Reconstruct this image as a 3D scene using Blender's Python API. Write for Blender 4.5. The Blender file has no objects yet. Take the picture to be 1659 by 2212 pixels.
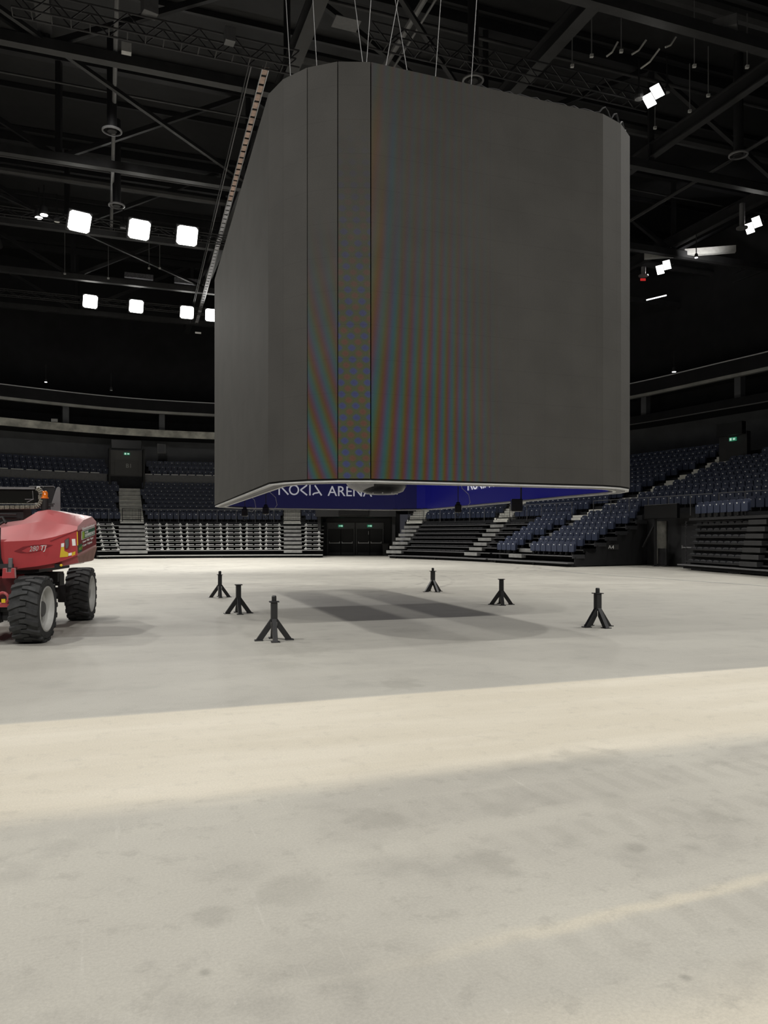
import bpy, bmesh, math, random
from mathutils import Vector, Matrix, Euler
random.seed(7)
PI = math.pi
sc = bpy.context.scene
COL = sc.collection

# ------------------------------------------------------------------ camera
FW, FH, FPX = 1659.0, 2212.0, 1661.0
HOR, EYE = 1158.0, 1.6
cd = bpy.data.cameras.new('camera')
cam = bpy.data.objects.new('camera', cd)
COL.objects.link(cam)
cam.location = (0, 0, EYE)
cam.rotation_euler = (PI/2, 0, 0)
cd.sensor_fit = 'VERTICAL'
cd.sensor_height = 24.0
cd.lens = FPX/FH*24.0
cd.shift_y = (HOR-FH/2)/FH
cd.clip_start = .05
cd.clip_end = 400
sc.camera = cam
sc.view_settings.view_transform = 'Standard'
sc.view_settings.look = 'None'
sc.view_settings.exposure = 0.0
sc.view_settings.gamma = 1.0

# ------------------------------------------------------------------ world
w = bpy.data.worlds.new('world')
sc.world = w
w.use_nodes = True
w.node_tree.nodes['Background'].inputs[0].default_value = (.03, .03, .035, 1)
w.node_tree.nodes['Background'].inputs[1].default_value = 1.0

# hall frame: u to the right along the far end, v away from the viewer; origin under the cube
TH = math.radians(20)
CO = Vector((-.245, 17.5, 0))
U = Vector((math.cos(TH), math.sin(TH), 0))
V = Vector((-math.sin(TH), math.cos(TH), 0))
def L(u, v, z=0.0):
    p = CO + U*u + V*v
    return Vector((p.x, p.y, z))

# ------------------------------------------------------------------ lights
SPOT_W = 5150
def spot(pos, target, energy=SPOT_W, angle=95, blend=.55, radius=.3, col=(1, .975, .93), parent=None):
    ld = bpy.data.lights.new('lamp', 'SPOT')
    ld.energy = energy; ld.spot_size = math.radians(angle); ld.spot_blend = blend
    ld.shadow_soft_size = radius; ld.color = col
    o = bpy.data.objects.new('lamp', ld); COL.objects.link(o)
    o.location = pos
    d = Vector(target)-Vector(pos)
    o.rotation_euler = d.to_track_quat('-Z', 'Y').to_euler()
    return o
LZ = 18.7
RIG = []          # (position, target, power, lamp kind)
for u_ in (-7.0, -3.9, -1.3, 3.0, 6.3, 9.8):
    RIG.append((L(u_, 28.5, LZ), L(u_*1.3, 31), .74, 'main'))
for u_, v_ in ((-6.7, 43.5), (-3.5, 43.6), (.2, 43.9), (2.1, 44.0)):
    RIG.append((L(u_, v_, LZ), L(u_, 31), .85, 'end'))
RIG.append((L(14.3, 8.0, LZ), L(9, 8), .7, 'side'))
RIG.append((L(27.8, 16.3, LZ), L(12, 15), .5, 'far'))
RIG.append((L(27.7, 23.4, LZ), L(12, 23), .5, 'far'))
for u_, v_, k_ in ((-15, 22, .6), (-15, 8, .6), (-15, -5, .8), (14.3, -5, .8), (27.8, 2, .8), (27.8, 9, .8), (27.8, -8, .6), (-28, 20, .8), (-28, 9, 1.0), (-28, 0, 1.0), (-28, -9, .6)):  # out of view, no fixtures; outer ones added to lighten the cube's shadow
    RIG.append((L(u_, v_, LZ), L(u_*.3, v_), k_, '' if abs(u_) < 20 else 'n'))
for u_ in (-8, -2.7, 2.7, 8):
    RIG.append((L(u_, -27, LZ), L(u_*1.3, -9.5), 1.05, 'near'))
RIG.append((L(-6, 12, LZ), L(-5, 47, 5), .48, 'stand_fill'))  # added fill lamp for the dark far stand, no fixture
RIG.append((L(3, 8, LZ), L(31, 28, 5), .10, 'stand_fill'))  # added weak fill for the right stand
for pos, tgt, k, kind in RIG:
    p = Vector(pos)-Vector((0, 0, .12))
    ang = {'far': 66, 'n': 66, 'near': 72, 'stand_fill': 62, 'main': 94}.get(kind, 95)
    spot(p, tgt, SPOT_W*k, ang, .8 if ang < 80 else .55)

# ------------------------------------------------------------------ materials
def mat(name, col, rough=.6, metal=0.0, noise=0.0, nscale=6.0, emit=None, estr=1.0, spec=.5, coat=0.0):
    m = bpy.data.materials.new(name); m.use_nodes = True
    nt = m.node_tree; b = nt.nodes['Principled BSDF']
    b.inputs['Base Color'].default_value = (*col, 1)
    b.inputs['Roughness'].default_value = rough
    b.inputs['Metallic'].default_value = metal
    b.inputs['Specular IOR Level'].default_value = spec
    if coat: b.inputs['Coat Weight'].default_value = coat
    if noise:
        tc = nt.nodes.new('ShaderNodeTexCoord'); nz = nt.nodes.new('ShaderNodeTexNoise')
        nz.inputs['Scale'].default_value = nscale; nz.inputs['Detail'].default_value = 5
        nt.links.new(tc.outputs['Object'], nz.inputs['Vector'])
        mr = nt.nodes.new('ShaderNodeMapRange')
        mr.inputs['From Min'].default_value = .3; mr.inputs['From Max'].default_value = .7
        mr.inputs['To Min'].default_value = 1-noise; mr.inputs['To Max'].default_value = 1+noise
        nt.links.new(nz.outputs['Fac'], mr.inputs['Value'])
        vm = nt.nodes.new('ShaderNodeVectorMath'); vm.operation = 'SCALE'
        vm.inputs[0].default_value = col
        nt.links.new(mr.outputs[0], vm.inputs['Scale'])
        nt.links.new(vm.outputs[0], b.inputs['Base Color'])
    if emit:
        b.inputs['Emission Color'].default_value = (*emit, 1)
        b.inputs['Emission Strength'].default_value = estr
    return m
M = {}
M['black'] = mat('black_paint', (.012, .012, .013), .6, noise=.25, nscale=2)
M['deep'] = mat('black_drape', (.014, .014, .016), .95, noise=.2, nscale=1)
M['steel'] = mat('dark_painted_steel', (.034, .034, .036), .55, noise=.2, nscale=2)
M['steel2'] = mat('charcoal_steel', (.020, .020, .022), .5, noise=.2, nscale=2)
M['alu'] = mat('aluminium', (.55, .55, .56), .35, .7)
M['white'] = mat('white_paint', (.75, .75, .74), .45)
M['ltgrey'] = mat('light_grey_paint', (.48, .48, .47), .45, noise=.1)
M['midgrey'] = mat('mid_grey_paint', (.16, .16, .165), .55, noise=.1)
M['wall'] = mat('grey_wall_paint', (.13, .135, .145), .8, noise=.12, nscale=.8)
M['conc'] = mat('raw_concrete_edge', (.60, .59, .53), .85, noise=.45, nscale=1.2)
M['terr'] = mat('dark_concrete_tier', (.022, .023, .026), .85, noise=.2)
M['seat'] = mat('navy_seat_plastic', (.038, .050, .095), .5, noise=.06)
M['seatd'] = mat('dark_folded_seat', (.040, .041, .046), .5)
M['plate'] = mat('white_number_plate', (.9, .9, .88), .5)
M['step'] = mat('grey_step', (.30, .30, .29), .7, noise=.2, nscale=3)
M['stepl'] = mat('pale_step', (.80, .79, .73), .7, noise=.15, nscale=3)
M['door'] = mat('charcoal_door', (.022, .022, .024), .5)
M['red'] = mat('red_paint', (.42, .022, .028), .40, noise=.10, nscale=3, coat=.3)
M['red'].node_tree.nodes['Principled BSDF'].inputs['Sheen Weight'].default_value = .5
M['red'].node_tree.nodes['Principled BSDF'].inputs['Sheen Roughness'].default_value = .6
M['redd'] = mat('dark_red_paint', (.20, .012, .018), .55, noise=.2, nscale=4)
M['dust'] = mat('dusty_red_panel', (.34, .19, .16), .7, noise=.2, nscale=5)
M['rubber'] = mat('dusty_rubber', (.040, .041, .042), .85, noise=.35, nscale=9)
M['rim'] = mat('light_grey_rim', (.52, .52, .50), .5, noise=.15, nscale=5)
M['hub'] = mat('grey_hub', (.10, .10, .10), .6)
M['gloss'] = mat('gloss_black_boom', (.012, .012, .010), .12, spec=.7)
M['chain'] = mat('drag_chain_steel', (.22, .21, .17), .45, .4, noise=.6, nscale=60)
M['amber'] = mat('amber_plastic', (.75, .17, .01), .2, coat=.6)
M['yellow'] = mat('yellow_sticker', (.70, .50, .03), .5)
M['yred'] = mat('yellow_plate', (.8, .55, .02), .5)
M['green'] = mat('green_sticker', (.012, .10, .045), .5)
M['lime'] = mat('lime_print', (.35, .50, .05), .5)
M['stand'] = mat('black_stand_paint', (.016, .016, .017), .42, noise=.25, nscale=12)
M['wire'] = mat('steel_wire', (.22, .22, .22), .5, .2)
M['glow'] = mat('lamp_lens', (.9, .9, .9), .3, emit=(1, .985, .93), estr=9)
M['tube'] = mat('lit_tube', (.9, .9, .9), .3, emit=(1, 1, 1), estr=3)
M['glow2'] = mat('small_lit_lamp', (.9, .9, .9), .3, emit=(1, 1, 1), estr=4)
M['exit'] = mat('exit_sign_face', (.02, .3, .16), .4, emit=(.05, .32, .18), estr=.4)
M['exitw'] = mat('exit_sign_white', (.8, .9, .85), .4, emit=(.6, .9, .75), estr=.6)
M['blue'] = mat('lit_blue_screen', (.004, .004, .02), .35, emit=(.0042, .0042, .026), estr=1.0)
M['blue2'] = mat('lit_blue_screen_long', (.004, .004, .02), .35, emit=(.0032, .0032, .070), estr=1.0)
M['logo'] = mat('lit_logo', (.3, .3, .3), .5, emit=(.33, .33, .36), estr=.8)
M['logo2'] = mat('lit_logo_long', (.5, .5, .5), .5, emit=(.5, .5, .55), estr=1.0)
M['redled'] = mat('red_led', (.5, .02, .02), .5, emit=(.6, .03, .03), estr=.6)
M['tan'] = mat('tan_slat', (.55, .40, .33), .6, noise=.2)
M['tray'] = mat('bright_tray_mesh', (.6, .6, .64), .4, .2, noise=.5, nscale=20)
M['lattice'] = mat('galvanised_mesh', (.30, .30, .33), .4, .3, noise=.7, nscale=30)
M['binm'] = mat('black_bin_plastic', (.020, .020, .021), .5)
M['board'] = mat('black_display', (.006, .006, .007), .3)

# ------------------------------------------------------------------ mesh helpers
def nb(): return bmesh.new()
def box(bm, c, s, R=None):
    c = Vector(c); hx, hy, hz = s[0]/2, s[1]/2, s[2]/2
    vs = []
    for x in (-hx, hx):
        for y in (-hy, hy):
            for z in (-hz, hz):
                p = Vector((x, y, z))
                if R is not None: p = R @ p
                vs.append(bm.verts.new(c+p))
    for f in ((0,1,3,2), (4,6,7,5), (0,4,5,1), (2,3,7,6), (0,2,6,4), (1,5,7,3)):
        bm.faces.new([vs[i] for i in f])
def frame3(d, up=Vector((0, 0, 1))):
    d = d.normalized()
    if abs(d.dot(up)) > .98: up = Vector((0, 1, 0))
    x = d.cross(up).normalized(); z = x.cross(d).normalized()
    return Matrix((x, d, z)).transposed()
def bar(bm, p, q, wd, ht):
    p, q = Vector(p), Vector(q)
    box(bm, (p+q)/2, (wd, (q-p).length, ht), frame3(q-p))
def tube(bm, pts, r, n=8, cap=True):
    pts = [Vector(p) for p in pts]; rings = []
    rs = r if isinstance(r, (list, tuple)) else [r]*len(pts)
    for i, p in enumerate(pts):
        a = pts[max(i-1, 0)]; b = pts[min(i+1, len(pts)-1)]
        F = frame3(b-a)
        rings.append([bm.verts.new(p + F @ Vector((math.cos(t)*rs[i], 0, math.sin(t)*rs[i])))
                      for t in [2*PI*k/n for k in range(n)]])
    for A, B in zip(rings, rings[1:]):
        for k in range(n): bm.faces.new((A[k], A[(k+1) % n], B[(k+1) % n], B[k]))
    if cap:
        bm.faces.new(rings[0][::-1]); bm.faces.new(rings[-1])
def lathe(bm, prof, n=32, Mx=None, close=False):
    """profile (r, h) turned about local z"""
    rings = []
    for r, h in prof:
        ring = []
        for k in range(n):
            t = 2*PI*k/n
            p = Vector((r*math.cos(t), r*math.sin(t), h))
            ring.append(bm.verts.new(Mx @ p if Mx else p))
        rings.append(ring)
    prs = list(zip(rings, rings[1:]))
    if close: prs.append((rings[-1], rings[0]))
    for A, B in prs:
        for k in range(n): bm.faces.new((A[k], A[(k+1) % n], B[(k+1) % n], B[k]))
    if not close:
        bm.faces.new(rings[0][::-1]); bm.faces.new(rings[-1])
def prism(bm, poly, h0, h1, Mx=None):
    """flat polygon (x, y) extruded along z"""
    f = lambda p, h: (Mx @ Vector((p[0], p[1], h)) if Mx else Vector((p[0], p[1], h)))
    A = [bm.verts.new(f(p, h0)) for p in poly]; B = [bm.verts.new(f(p, h1)) for p in poly]
    n = len(poly)
    bm.faces.new(A[::-1]); bm.faces.new(B)
    for k in range(n): bm.faces.new((A[k], A[(k+1) % n], B[(k+1) % n], B[k]))
def grid(bm, rows, cap=False):
    R = [[bm.verts.new(p) for p in r] for r in rows]
    for A, B in zip(R, R[1:]):
        for k in range(len(A)-1): bm.faces.new((A[k], A[k+1], B[k+1], B[k]))
    if cap:
        bm.faces.new(R[0][::-1]); bm.faces.new(R[-1])
def obj(name, bm, m, parent=None, smooth=False, bevel=0.0, shift=None, subsurf=0):
    bmesh.ops.recalc_face_normals(bm, faces=bm.faces)
    if shift is not None: bmesh.ops.translate(bm, verts=bm.verts, vec=-Vector(shift))
    me = bpy.data.meshes.new(name); bm.to_mesh(me); bm.free()
    for mm in (m if isinstance(m, (list, tuple)) else [m]): me.materials.append(mm)
    if smooth:
        for p in me.polygons: p.use_smooth = True
    o = bpy.data.objects.new(name, me); COL.objects.link(o)
    if parent: o.parent = parent
    if bevel:
        b = o.modifiers.new('bevel', 'BEVEL'); b.width = bevel; b.segments = 2; b.limit_method = 'ANGLE'
    if subsurf:
        s = o.modifiers.new('sub', 'SUBSURF'); s.levels = subsurf; s.render_levels = subsurf
    return o
def tag(o, label, cat, group=None):
    o['label'] = label; o['category'] = cat
    if group: o['group'] = group
    return o
def thing(name, label, cat, loc=(0, 0, 0), rz=0.0, group=None):
    o = bpy.data.objects.new(name, None); o.empty_display_size = .2; COL.objects.link(o)
    o.location = loc; o.rotation_euler = (0, 0, rz)
    return tag(o, label, cat, group)
def struct(name, bm, m, smooth=False, parent=None, bevel=0.0):
    o = obj(name, bm, m, parent, smooth, bevel)
    if parent is None: o['kind'] = 'structure'
    return o
def dup(root, loc, rz, label=None, group=None):
    r = root.copy(); COL.objects.link(r); r.location = loc; r.rotation_euler = (0, 0, rz)
    if label: r['label'] = label
    if group: r['group'] = group
    for ch in root.children:
        c = ch.copy(); COL.objects.link(c); c.parent = r
        for g in ch.children:
            d = g.copy(); COL.objects.link(d); d.parent = c
    return r
def text(name, s, size, org, right, up, m, parent=None, ext=.004, shear=0.0, align='LEFT', width=None):
    cu = bpy.data.curves.new('t', 'FONT'); cu.body = s; cu.size = size; cu.extrude = ext
    cu.shear = shear; cu.align_x = align; cu.resolution_u = 3
    t = bpy.data.objects.new('t', cu); COL.objects.link(t)
    bpy.context.view_layer.update()
    me = bpy.data.meshes.new_from_object(t.evaluated_get(bpy.context.evaluated_depsgraph_get()))
    bpy.data.objects.remove(t); bpy.data.curves.remove(cu)
    right = Vector(right).normalized(); up = Vector(up).normalized(); n = right.cross(up)
    R = Matrix((right, up, n)).transposed().to_4x4()
    k = 1.0
    if width:
        xs = [v.co.x for v in me.vertices]
        k = width/(max(xs)-min(xs))
    me.transform(Matrix.Translation(Vector(org)) @ R @ Matrix.Diagonal((k, 1, 1, 1)))
    me.materials.append(m); me.name = name
    o = bpy.data.objects.new(name, me); COL.objects.link(o)
    if parent: o.parent = parent
    return o
WORDS = 'zeroth first second third fourth fifth sixth seventh eighth ninth tenth eleventh twelfth thirteenth fourteenth fifteenth sixteenth seventeenth eighteenth nineteenth'.split()
TENS = {2: 'twent', 3: 'thirt', 4: 'fort', 5: 'fift', 6: 'sixt'}
def nth(n):
    if n < 20: return WORDS[n]
    t, r = divmod(n, 10)
    return TENS[t]+'ieth' if r == 0 else TENS[t]+'y-'+WORDS[r]
def project(p):
    return (FW/2 + p[0]/p[1]*FPX, HOR-(p[2]-EYE)/p[1]*FPX)

# ------------------------------------------------------------------ floor material
def floor_material():
    m = bpy.data.materials.new('dusty_concrete'); m.use_nodes = True
    nt = m.node_tree; N = nt.nodes; K = nt.links; b = N['Principled BSDF']
    def math_(op, a, c=None, clamp=False):
        n = N.new('ShaderNodeMath'); n.operation = op; n.use_clamp = clamp
        for i, x in enumerate((a, c)):
            if x is None: continue
            if isinstance(x, (int, float)): n.inputs[i].default_value = x
            else: K.new(x, n.inputs[i])
        return n.outputs[0]
    def step(x, lo, hi, a=0.0, c=1.0):
        n = N.new('ShaderNodeMapRange'); n.interpolation_type = 'SMOOTHSTEP'
        K.new(x, n.inputs['Value'])
        n.inputs['From Min'].default_value = lo; n.inputs['From Max'].default_value = hi
        n.inputs['To Min'].default_value = a; n.inputs['To Max'].default_value = c
        return n.outputs[0]
    def noise(vec, scale, detail=4, rough=.55):
        n = N.new('ShaderNodeTexNoise'); n.inputs['Scale'].default_value = scale
        n.inputs['Detail'].default_value = detail; n.inputs['Roughness'].default_value = rough
        K.new(vec, n.inputs['Vector']); return n.outputs['Fac']
    def mix(f, a, c):
        n = N.new('ShaderNodeMix'); n.data_type = 'RGBA'
        if isinstance(f, float): n.inputs[0].default_value = f
        else: K.new(f, n.inputs[0])
        for i, x in ((6, a), (7, c)):
            if isinstance(x, tuple): n.inputs[i].default_value = (*x, 1)
            else: K.new(x, n.inputs[i])
        return n.outputs[2]
    tc = N.new('ShaderNodeTexCoord')
    mp = N.new('ShaderNodeMapping'); mp.vector_type = 'TEXTURE'   # into hall axes
    mp.inputs['Location'].default_value = CO; mp.inputs['Rotation'].default_value = (0, 0, TH)
    K.new(tc.outputs['Object'], mp.inputs['Vector'])
    hv = mp.outputs[0]
    sx = N.new('ShaderNodeSeparateXYZ'); K.new(hv, sx.inputs[0])
    uu, vv = sx.outputs[0], sx.outputs[1]
    st = N.new('ShaderNodeMapping'); st.inputs['Scale'].default_value = (.25, 1.6, 1); K.new(hv, st.inputs[0])
    streak = noise(st.outputs[0], 1.3, 6)
    big = noise(hv, .35, 4)
    med = noise(hv, 1.7, 6, .6)
    fine = noise(hv, 70, 5, .75)
    col = mix(step(big, .35, .65), (.475, .455, .405), (.545, .525, .465))
    col = mix(math_('MULTIPLY', step(med, .5, .72), .5), col, (.36, .345, .31))
    scr = N.new('ShaderNodeMapping'); scr.inputs['Scale'].default_value = (9, .5, 1); scr.inputs['Rotation'].default_value = (0, 0, .5); K.new(hv, scr.inputs[0])
    col = mix(math_('MULTIPLY', step(noise(scr.outputs[0], 2.2, 5, .7), .60, .72), .25), col, (.68, .66, .60))
    col = mix(math_('MULTIPLY', step(streak, .5, .7), .3), col, (.62, .595, .52))
    # swept band of pale sand across the floor, and a second one at the near right corner
    e = math_('MULTIPLY', math_('SUBTRACT', streak, .5), .35)
    e2 = math_('MULTIPLY', math_('SUBTRACT', med, .5), .25)
    vd = math_('ADD', vv, math_('ADD', e, e2))
    far_edge = step(vv, -9.34, -9.24, 1, 0)
    near_edge = step(vd, -11.95, -11.55)
    band = math_('MULTIPLY', far_edge, near_edge)
    sand = mix(step(streak, .35, .7), (.70, .645, .53), (.78, .725, .61))
    col = mix(math_('MULTIPLY', band, .9), col, sand)
    corner = step(vd, -14.6, -14.2, 1, 0)
    col = mix(math_('MULTIPLY', corner, .7), col, sand)
    # a thin spilled streak of sand
    s1 = math_('ABSOLUTE', math_('ADD', math_('ADD', vd, 13.72), math_('MULTIPLY', uu, -.015)))
    sm = math_('MULTIPLY', step(s1, .0, .085, 1, 0), math_('MULTIPLY', step(uu, -5.1, -3.6), step(streak, .4, .55)))
    col = mix(math_('MULTIPLY', sm, .6), col, (.72, .66, .53))
    # greyer floor before the stands, partly the cube's soft shade painted in
    shade_lane = math_('MULTIPLY', step(vv, -9.3, -9.2), step(vd, -1.0, 4.0, 1, 0))
    col = mix(math_('MULTIPLY', shade_lane, .42), col, (.38, .375, .345))
    # separate stains (u, v, radius)
    dist = N.new('ShaderNodeVectorMath')
    wob = math_('MULTIPLY', math_('SUBTRACT', med, .5), .5)
    wob2 = math_('MULTIPLY', math_('SUBTRACT', noise(hv, 7, 4), .5), .25)
    for (x, y, r, k) in STAINS:
        d = N.new('ShaderNodeVectorMath'); d.operation = 'DISTANCE'
        K.new(hv, d.inputs[0]); d.inputs[1].default_value = (x, y, 0)
        dd = math_('ADD', d.outputs['Value'], math_('ADD', math_('MULTIPLY', wob, r*5), math_('MULTIPLY', wob2, r*7)))
        col = mix(math_('MULTIPLY', step(dd, r*.3, r*1.2, 1, 0), k*.55), col, (.22, .21, .185))
    # tyre tracks: thin rubber arcs
    for (x, y, r) in ((-6, 14, 13.2), (-6, 14, 12.2), (6, 22, 9.0), (6, 22, 10.1), (-2, 30, 22.5), (-2, 30, 20.8)):
        d = N.new('ShaderNodeVectorMath'); d.operation = 'DISTANCE'
        K.new(hv, d.inputs[0]); d.inputs[1].default_value = (x, y, 0)
        a = math_('ABSOLUTE', math_('SUBTRACT', d.outputs['Value'], r))
        ma = math_('MULTIPLY', step(a, .03, .12, 1, 0), math_('MULTIPLY', step(vv, 1.5, 4.0), step(med, .45, .6)))
        col = mix(math_('MULTIPLY', ma, .5), col, (.22, .21, .19))
    # scuffed tread prints in the near right
    wv = N.new('ShaderNodeTexWave'); wv.inputs['Scale'].default_value = 1.6; wv.inputs['Distortion'].default_value = 3
    wv.inputs['Detail'].default_value = 3; K.new(hv, wv.inputs['Vector'])
    for c, hw in ((-12.35, .22), (-13.95, .2), (-12.95, .16)):
        a = math_('ABSOLUTE', math_('SUBTRACT', vd, c))
        t = math_('MULTIPLY', math_('MULTIPLY', step(a, hw*.6, hw, 1, 0), step(wv.outputs['Fac'], .35, .8)), step(uu, -5.5, -2.5))
        col = mix(math_('MULTIPLY', t, .16), col, (.30, .285, .25))
    mot = noise(hv, 6.0, 9, .72)
    col = mix(math_('MULTIPLY', step(mot, .52, .66), math_('MULTIPLY', step(vd, -11.9, -11.5, 1, .5), .32)), col, (.33, .315, .28))
    col = mix(math_('MULTIPLY', step(noise(hv, 11.0, 9, .75), .60, .70), .25), col, (.74, .715, .65))
    g = N.new('ShaderNodeVectorMath'); g.operation = 'SCALE'; K.new(col, g.inputs[0])
    K.new(step(fine, .25, .75, .90, 1.08), g.inputs['Scale'])
    K.new(g.outputs[0], b.inputs['Base Color'])
    b.inputs['Roughness'].default_value = .72
    b.inputs['Specular IOR Level'].default_value = .3
    bp = N.new('ShaderNodeBump'); bp.inputs['Strength'].default_value = .05; bp.inputs['Distance'].default_value = .01
    K.new(fine, bp.inputs['Height']); K.new(bp.outputs[0], b.inputs['Normal'])
    return m
def fl(px, py):     # floor point of the photograph in hall axes
    y = EYE*FPX/(py-HOR); x = (px-FW/2)/FPX*y
    r = Vector((x, y, 0))-CO
    return r.dot(U), r.dot(V)
STAINS = []
for px, py, r, k in ((1055, 1866, .17, .5), (815, 1770, .2, .45), (860, 1476, .3, .5), (625, 1920, .16, .35), (1372, 1832, .1, .6),
                     (1490, 1830, .09, .5), (1560, 1770, .18, .4), (455, 1978, .08, .45), (442, 2101, .035, .8), (1482, 2112, .03, .8),
                     (1270, 1636, .3, .4), (600, 1436, .4, .3), (1090, 1745, .15, .3), (380, 1352, .5, .25), (1150, 1650, .3, .25),
                     (880, 1362, .35, .35), (640, 1405, .6, .3), (1010, 1385, .5, .3), (1330, 1730, .16, .3)):
    STAINS.append((*fl(px, py), r, k))

# ------------------------------------------------------------------ bowl plan: lower front edge and balcony edge, in hall axes
BASE = [(-17.5, 15), (-16.8, 27), (-13.5, 36.5), (-5.8, 41), (2, 40.8), (9.7, 38.9), (14, 35), (16.2, 28), (16.9, 20), (17.3, 13), (18, 5), (18.5, -8), (18.5, -20)]
RING = [(-33, 15), (-31.5, 33), (-23, 46), (-8, 53.5), (3.5, 54.7), (14, 52.8), (25, 46.5), (32.5, 37.5), (34.9, 25), (35.8, 15), (36, 5), (36, -8), (36, -20)]
def cr(P, s):
    s = min(max(s, 0), len(P)-1.0001); i = int(s); t = s-i
    p = [Vector(P[min(max(i+k, 0), len(P)-1)]) for k in (-1, 0, 1, 2)]
    return .5*((2*p[1]) + (p[2]-p[0])*t + (2*p[0]-5*p[1]+4*p[2]-p[3])*t*t + (3*p[1]-p[0]-3*p[2]+p[3])*t**3)
def bowl(s, o):
    a = cr(BASE, s); d = (cr(RING, s)-a).normalized()
    p = a+d*o
    return p.x, p.y
def B(s, o, z): return L(*bowl(s, o), z)
def ringo(s): return (cr(RING, s)-cr(BASE, s)).length
def R_(s, o, z): return B(s, ringo(s)+o, z)
def srange(s0, s1, ds=.06):
    n = max(2, int((s1-s0)/ds)+1)
    return [s0+(s1-s0)*i/(n-1) for i in range(n)]
def sweep(bm, fn, s0, s1, prof, ds=.06):
    """closed profile [(o, z)] carried along the bowl"""
    ss = srange(s0, s1, ds)
    rows = [[fn(s, o, z) for o, z in prof]+[None] for s in ss]
    R = [[bm.verts.new(p) for p in r[:-1]] for r in rows]
    n = len(prof)
    for A, C in zip(R, R[1:]):
        for k in range(n): bm.faces.new((A[k], A[(k+1) % n], C[(k+1) % n], C[k]))
    bm.faces.new(R[0][::-1]); bm.faces.new(R[-1])
def arc_table(o, s0, s1, n=600):
    T = [(s0, 0.0)]; p = Vector(bowl(s0, o)); acc = 0
    for i in range(1, n+1):
        s = s0+(s1-s0)*i/n; q = Vector(bowl(s, o)); acc += (q-p).length; T.append((s, acc)); p = q
    return T
def s_at(T, a):
    lo, hi = 0, len(T)-1
    while hi-lo > 1:
        m_ = (lo+hi)//2
        if T[m_][1] < a: lo = m_
        else: hi = m_
    f = (a-T[lo][1])/max(T[hi][1]-T[lo][1], 1e-9)
    return T[lo][0]+(T[hi][0]-T[lo][0])*f
def fwd(s, o=5):
    """unit vector towards the floor, and along the row"""
    a = Vector(bowl(s-.01, o)); b = Vector(bowl(s+.01, o)); t = (b-a).normalized()
    n = Vector((t.y, -t.x))
    if n.dot(cr(BASE, s)-cr(RING, s)) < 0: n = -n
    W = lambda q: U*q.x+V*q.y
    return W(n), W(t)
def row_z(i): return .56+.305*i                         # the seven retractable rows
def fix_z(i, right=False):
    if right: return 2.75+.35*i if i < 9 else 5.55+.40*(i-8)
    return 2.75+.35*i if i < 9 else 6.75+.46*(i-9)
def fix_o(i, right=False): return 5.6+.8*i if i < 9 or right else 13.2+.8*(i-9)

# ------------------------------------------------------------------ setting
bm = nb()
vs = [bm.verts.new(p) for p in ((-60, -8, 0), (60, -8, 0), (60, 95, 0), (-60, 95, 0))]
bm.faces.new(vs)
struct('floor', bm, floor_material())

# fixed concrete tiers, split where an entrance cuts through
def tiers(s0, s1, i0=0):
    bm = nb()
    prof = [(fix_o(i0)-.4, 0.0 if i0 == 0 else fix_z(i0)-.5)]
    for i in range(i0, 9):
        prof += [(fix_o(i)-.4, fix_z(i)), (fix_o(i)+.4, fix_z(i))]
    rt = s0 > 4.9
    if not rt: prof += [(12.4, 6.75), (13.6, 6.75)]
    for i in range(9 if rt else 10, 12): prof += [(fix_o(i, rt)-.4, fix_z(i, rt)), (fix_o(i, rt)+.4, fix_z(i, rt))]
    prof += [(16.4, fix_z(11, rt)), (16.4, 0.0 if i0 == 0 else fix_z(i0)-.5)]
    sweep(bm, B, s0, s1, prof)
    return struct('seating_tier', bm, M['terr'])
tiers(.3, 5.0); tiers(5.0, 5.80, 4); tiers(5.80, 8.36); tiers(8.36, 8.98, 1); tiers(8.98, 11.9)
# parapet between the lower and upper rows on the left
for s0, s1 in ((.5, 3.19), (3.46, 5.0)):
    bm = nb(); sweep(bm, B, s0, s1, [(12.35, 5.5), (12.35, 6.95), (12.45, 6.95), (12.45, 5.5)])
    pp = struct('parapet', bm, M['midgrey'])
    bm = nb(); T_ = None
    for k in range(int((s1-s0)/.068)):
        sa = s0+.068*k; bar(bm, B(sa, 12.3, 7.0), B(sa+.055, 12.3, 7.0), .06, .07)
    obj('parapet_rail', bm, M['white'], pp)
bm = nb(); sweep(bm, lambda s, o, z: R_(s, o, z), .3, 4.9, [(2.9, 6), (2.9, 10.4), (3.2, 10.4), (3.2, 6)])
struct('wall_far', bm, M['wall'])
bm = nb(); sweep(bm, lambda s, o, z: R_(s, o, z), 4.9, 11.9, [(2.4, 6), (2.4, 10.4), (2.8, 10.4), (2.8, 6)])
struct('wall_right', bm, M['wall'])
# balcony ring: slab, edge, suite back wall, fascia, top line
bm = nb(); sweep(bm, R_, .3, 11.9, [(.05, 10.42), (.05, 10.55), (5, 10.55), (5, 10.42)])
struct('balcony_slab', bm, M['deep'])
bm = nb(); sweep(bm, R_, .3, 5.2, [(-.12, 10.42), (-.12, 11.05), (.05, 11.05), (.05, 10.42)])
struct('balcony_edge', bm, M['conc'])
bm = nb(); sweep(bm, R_, 5.2, 11.9, [(-.12, 10.45), (-.12, 11.05), (.05, 11.05), (.05, 10.45)])
struct('balcony_edge', bm, M['deep'])  # same concrete edge, unlit on this side; its darkness is painted black
bm = nb(); sweep(bm, R_, 5.2, 11.9, [(-.16, 10.40), (-.16, 10.47), (-.1, 10.47), (-.1, 10.40)])
struct('trim_1', bm, M['midgrey'])
bm = nb(); sweep(bm, R_, .3, 11.9, [(2.6, 10.5), (2.6, 13), (2.8, 13), (2.8, 10.5)])
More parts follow.
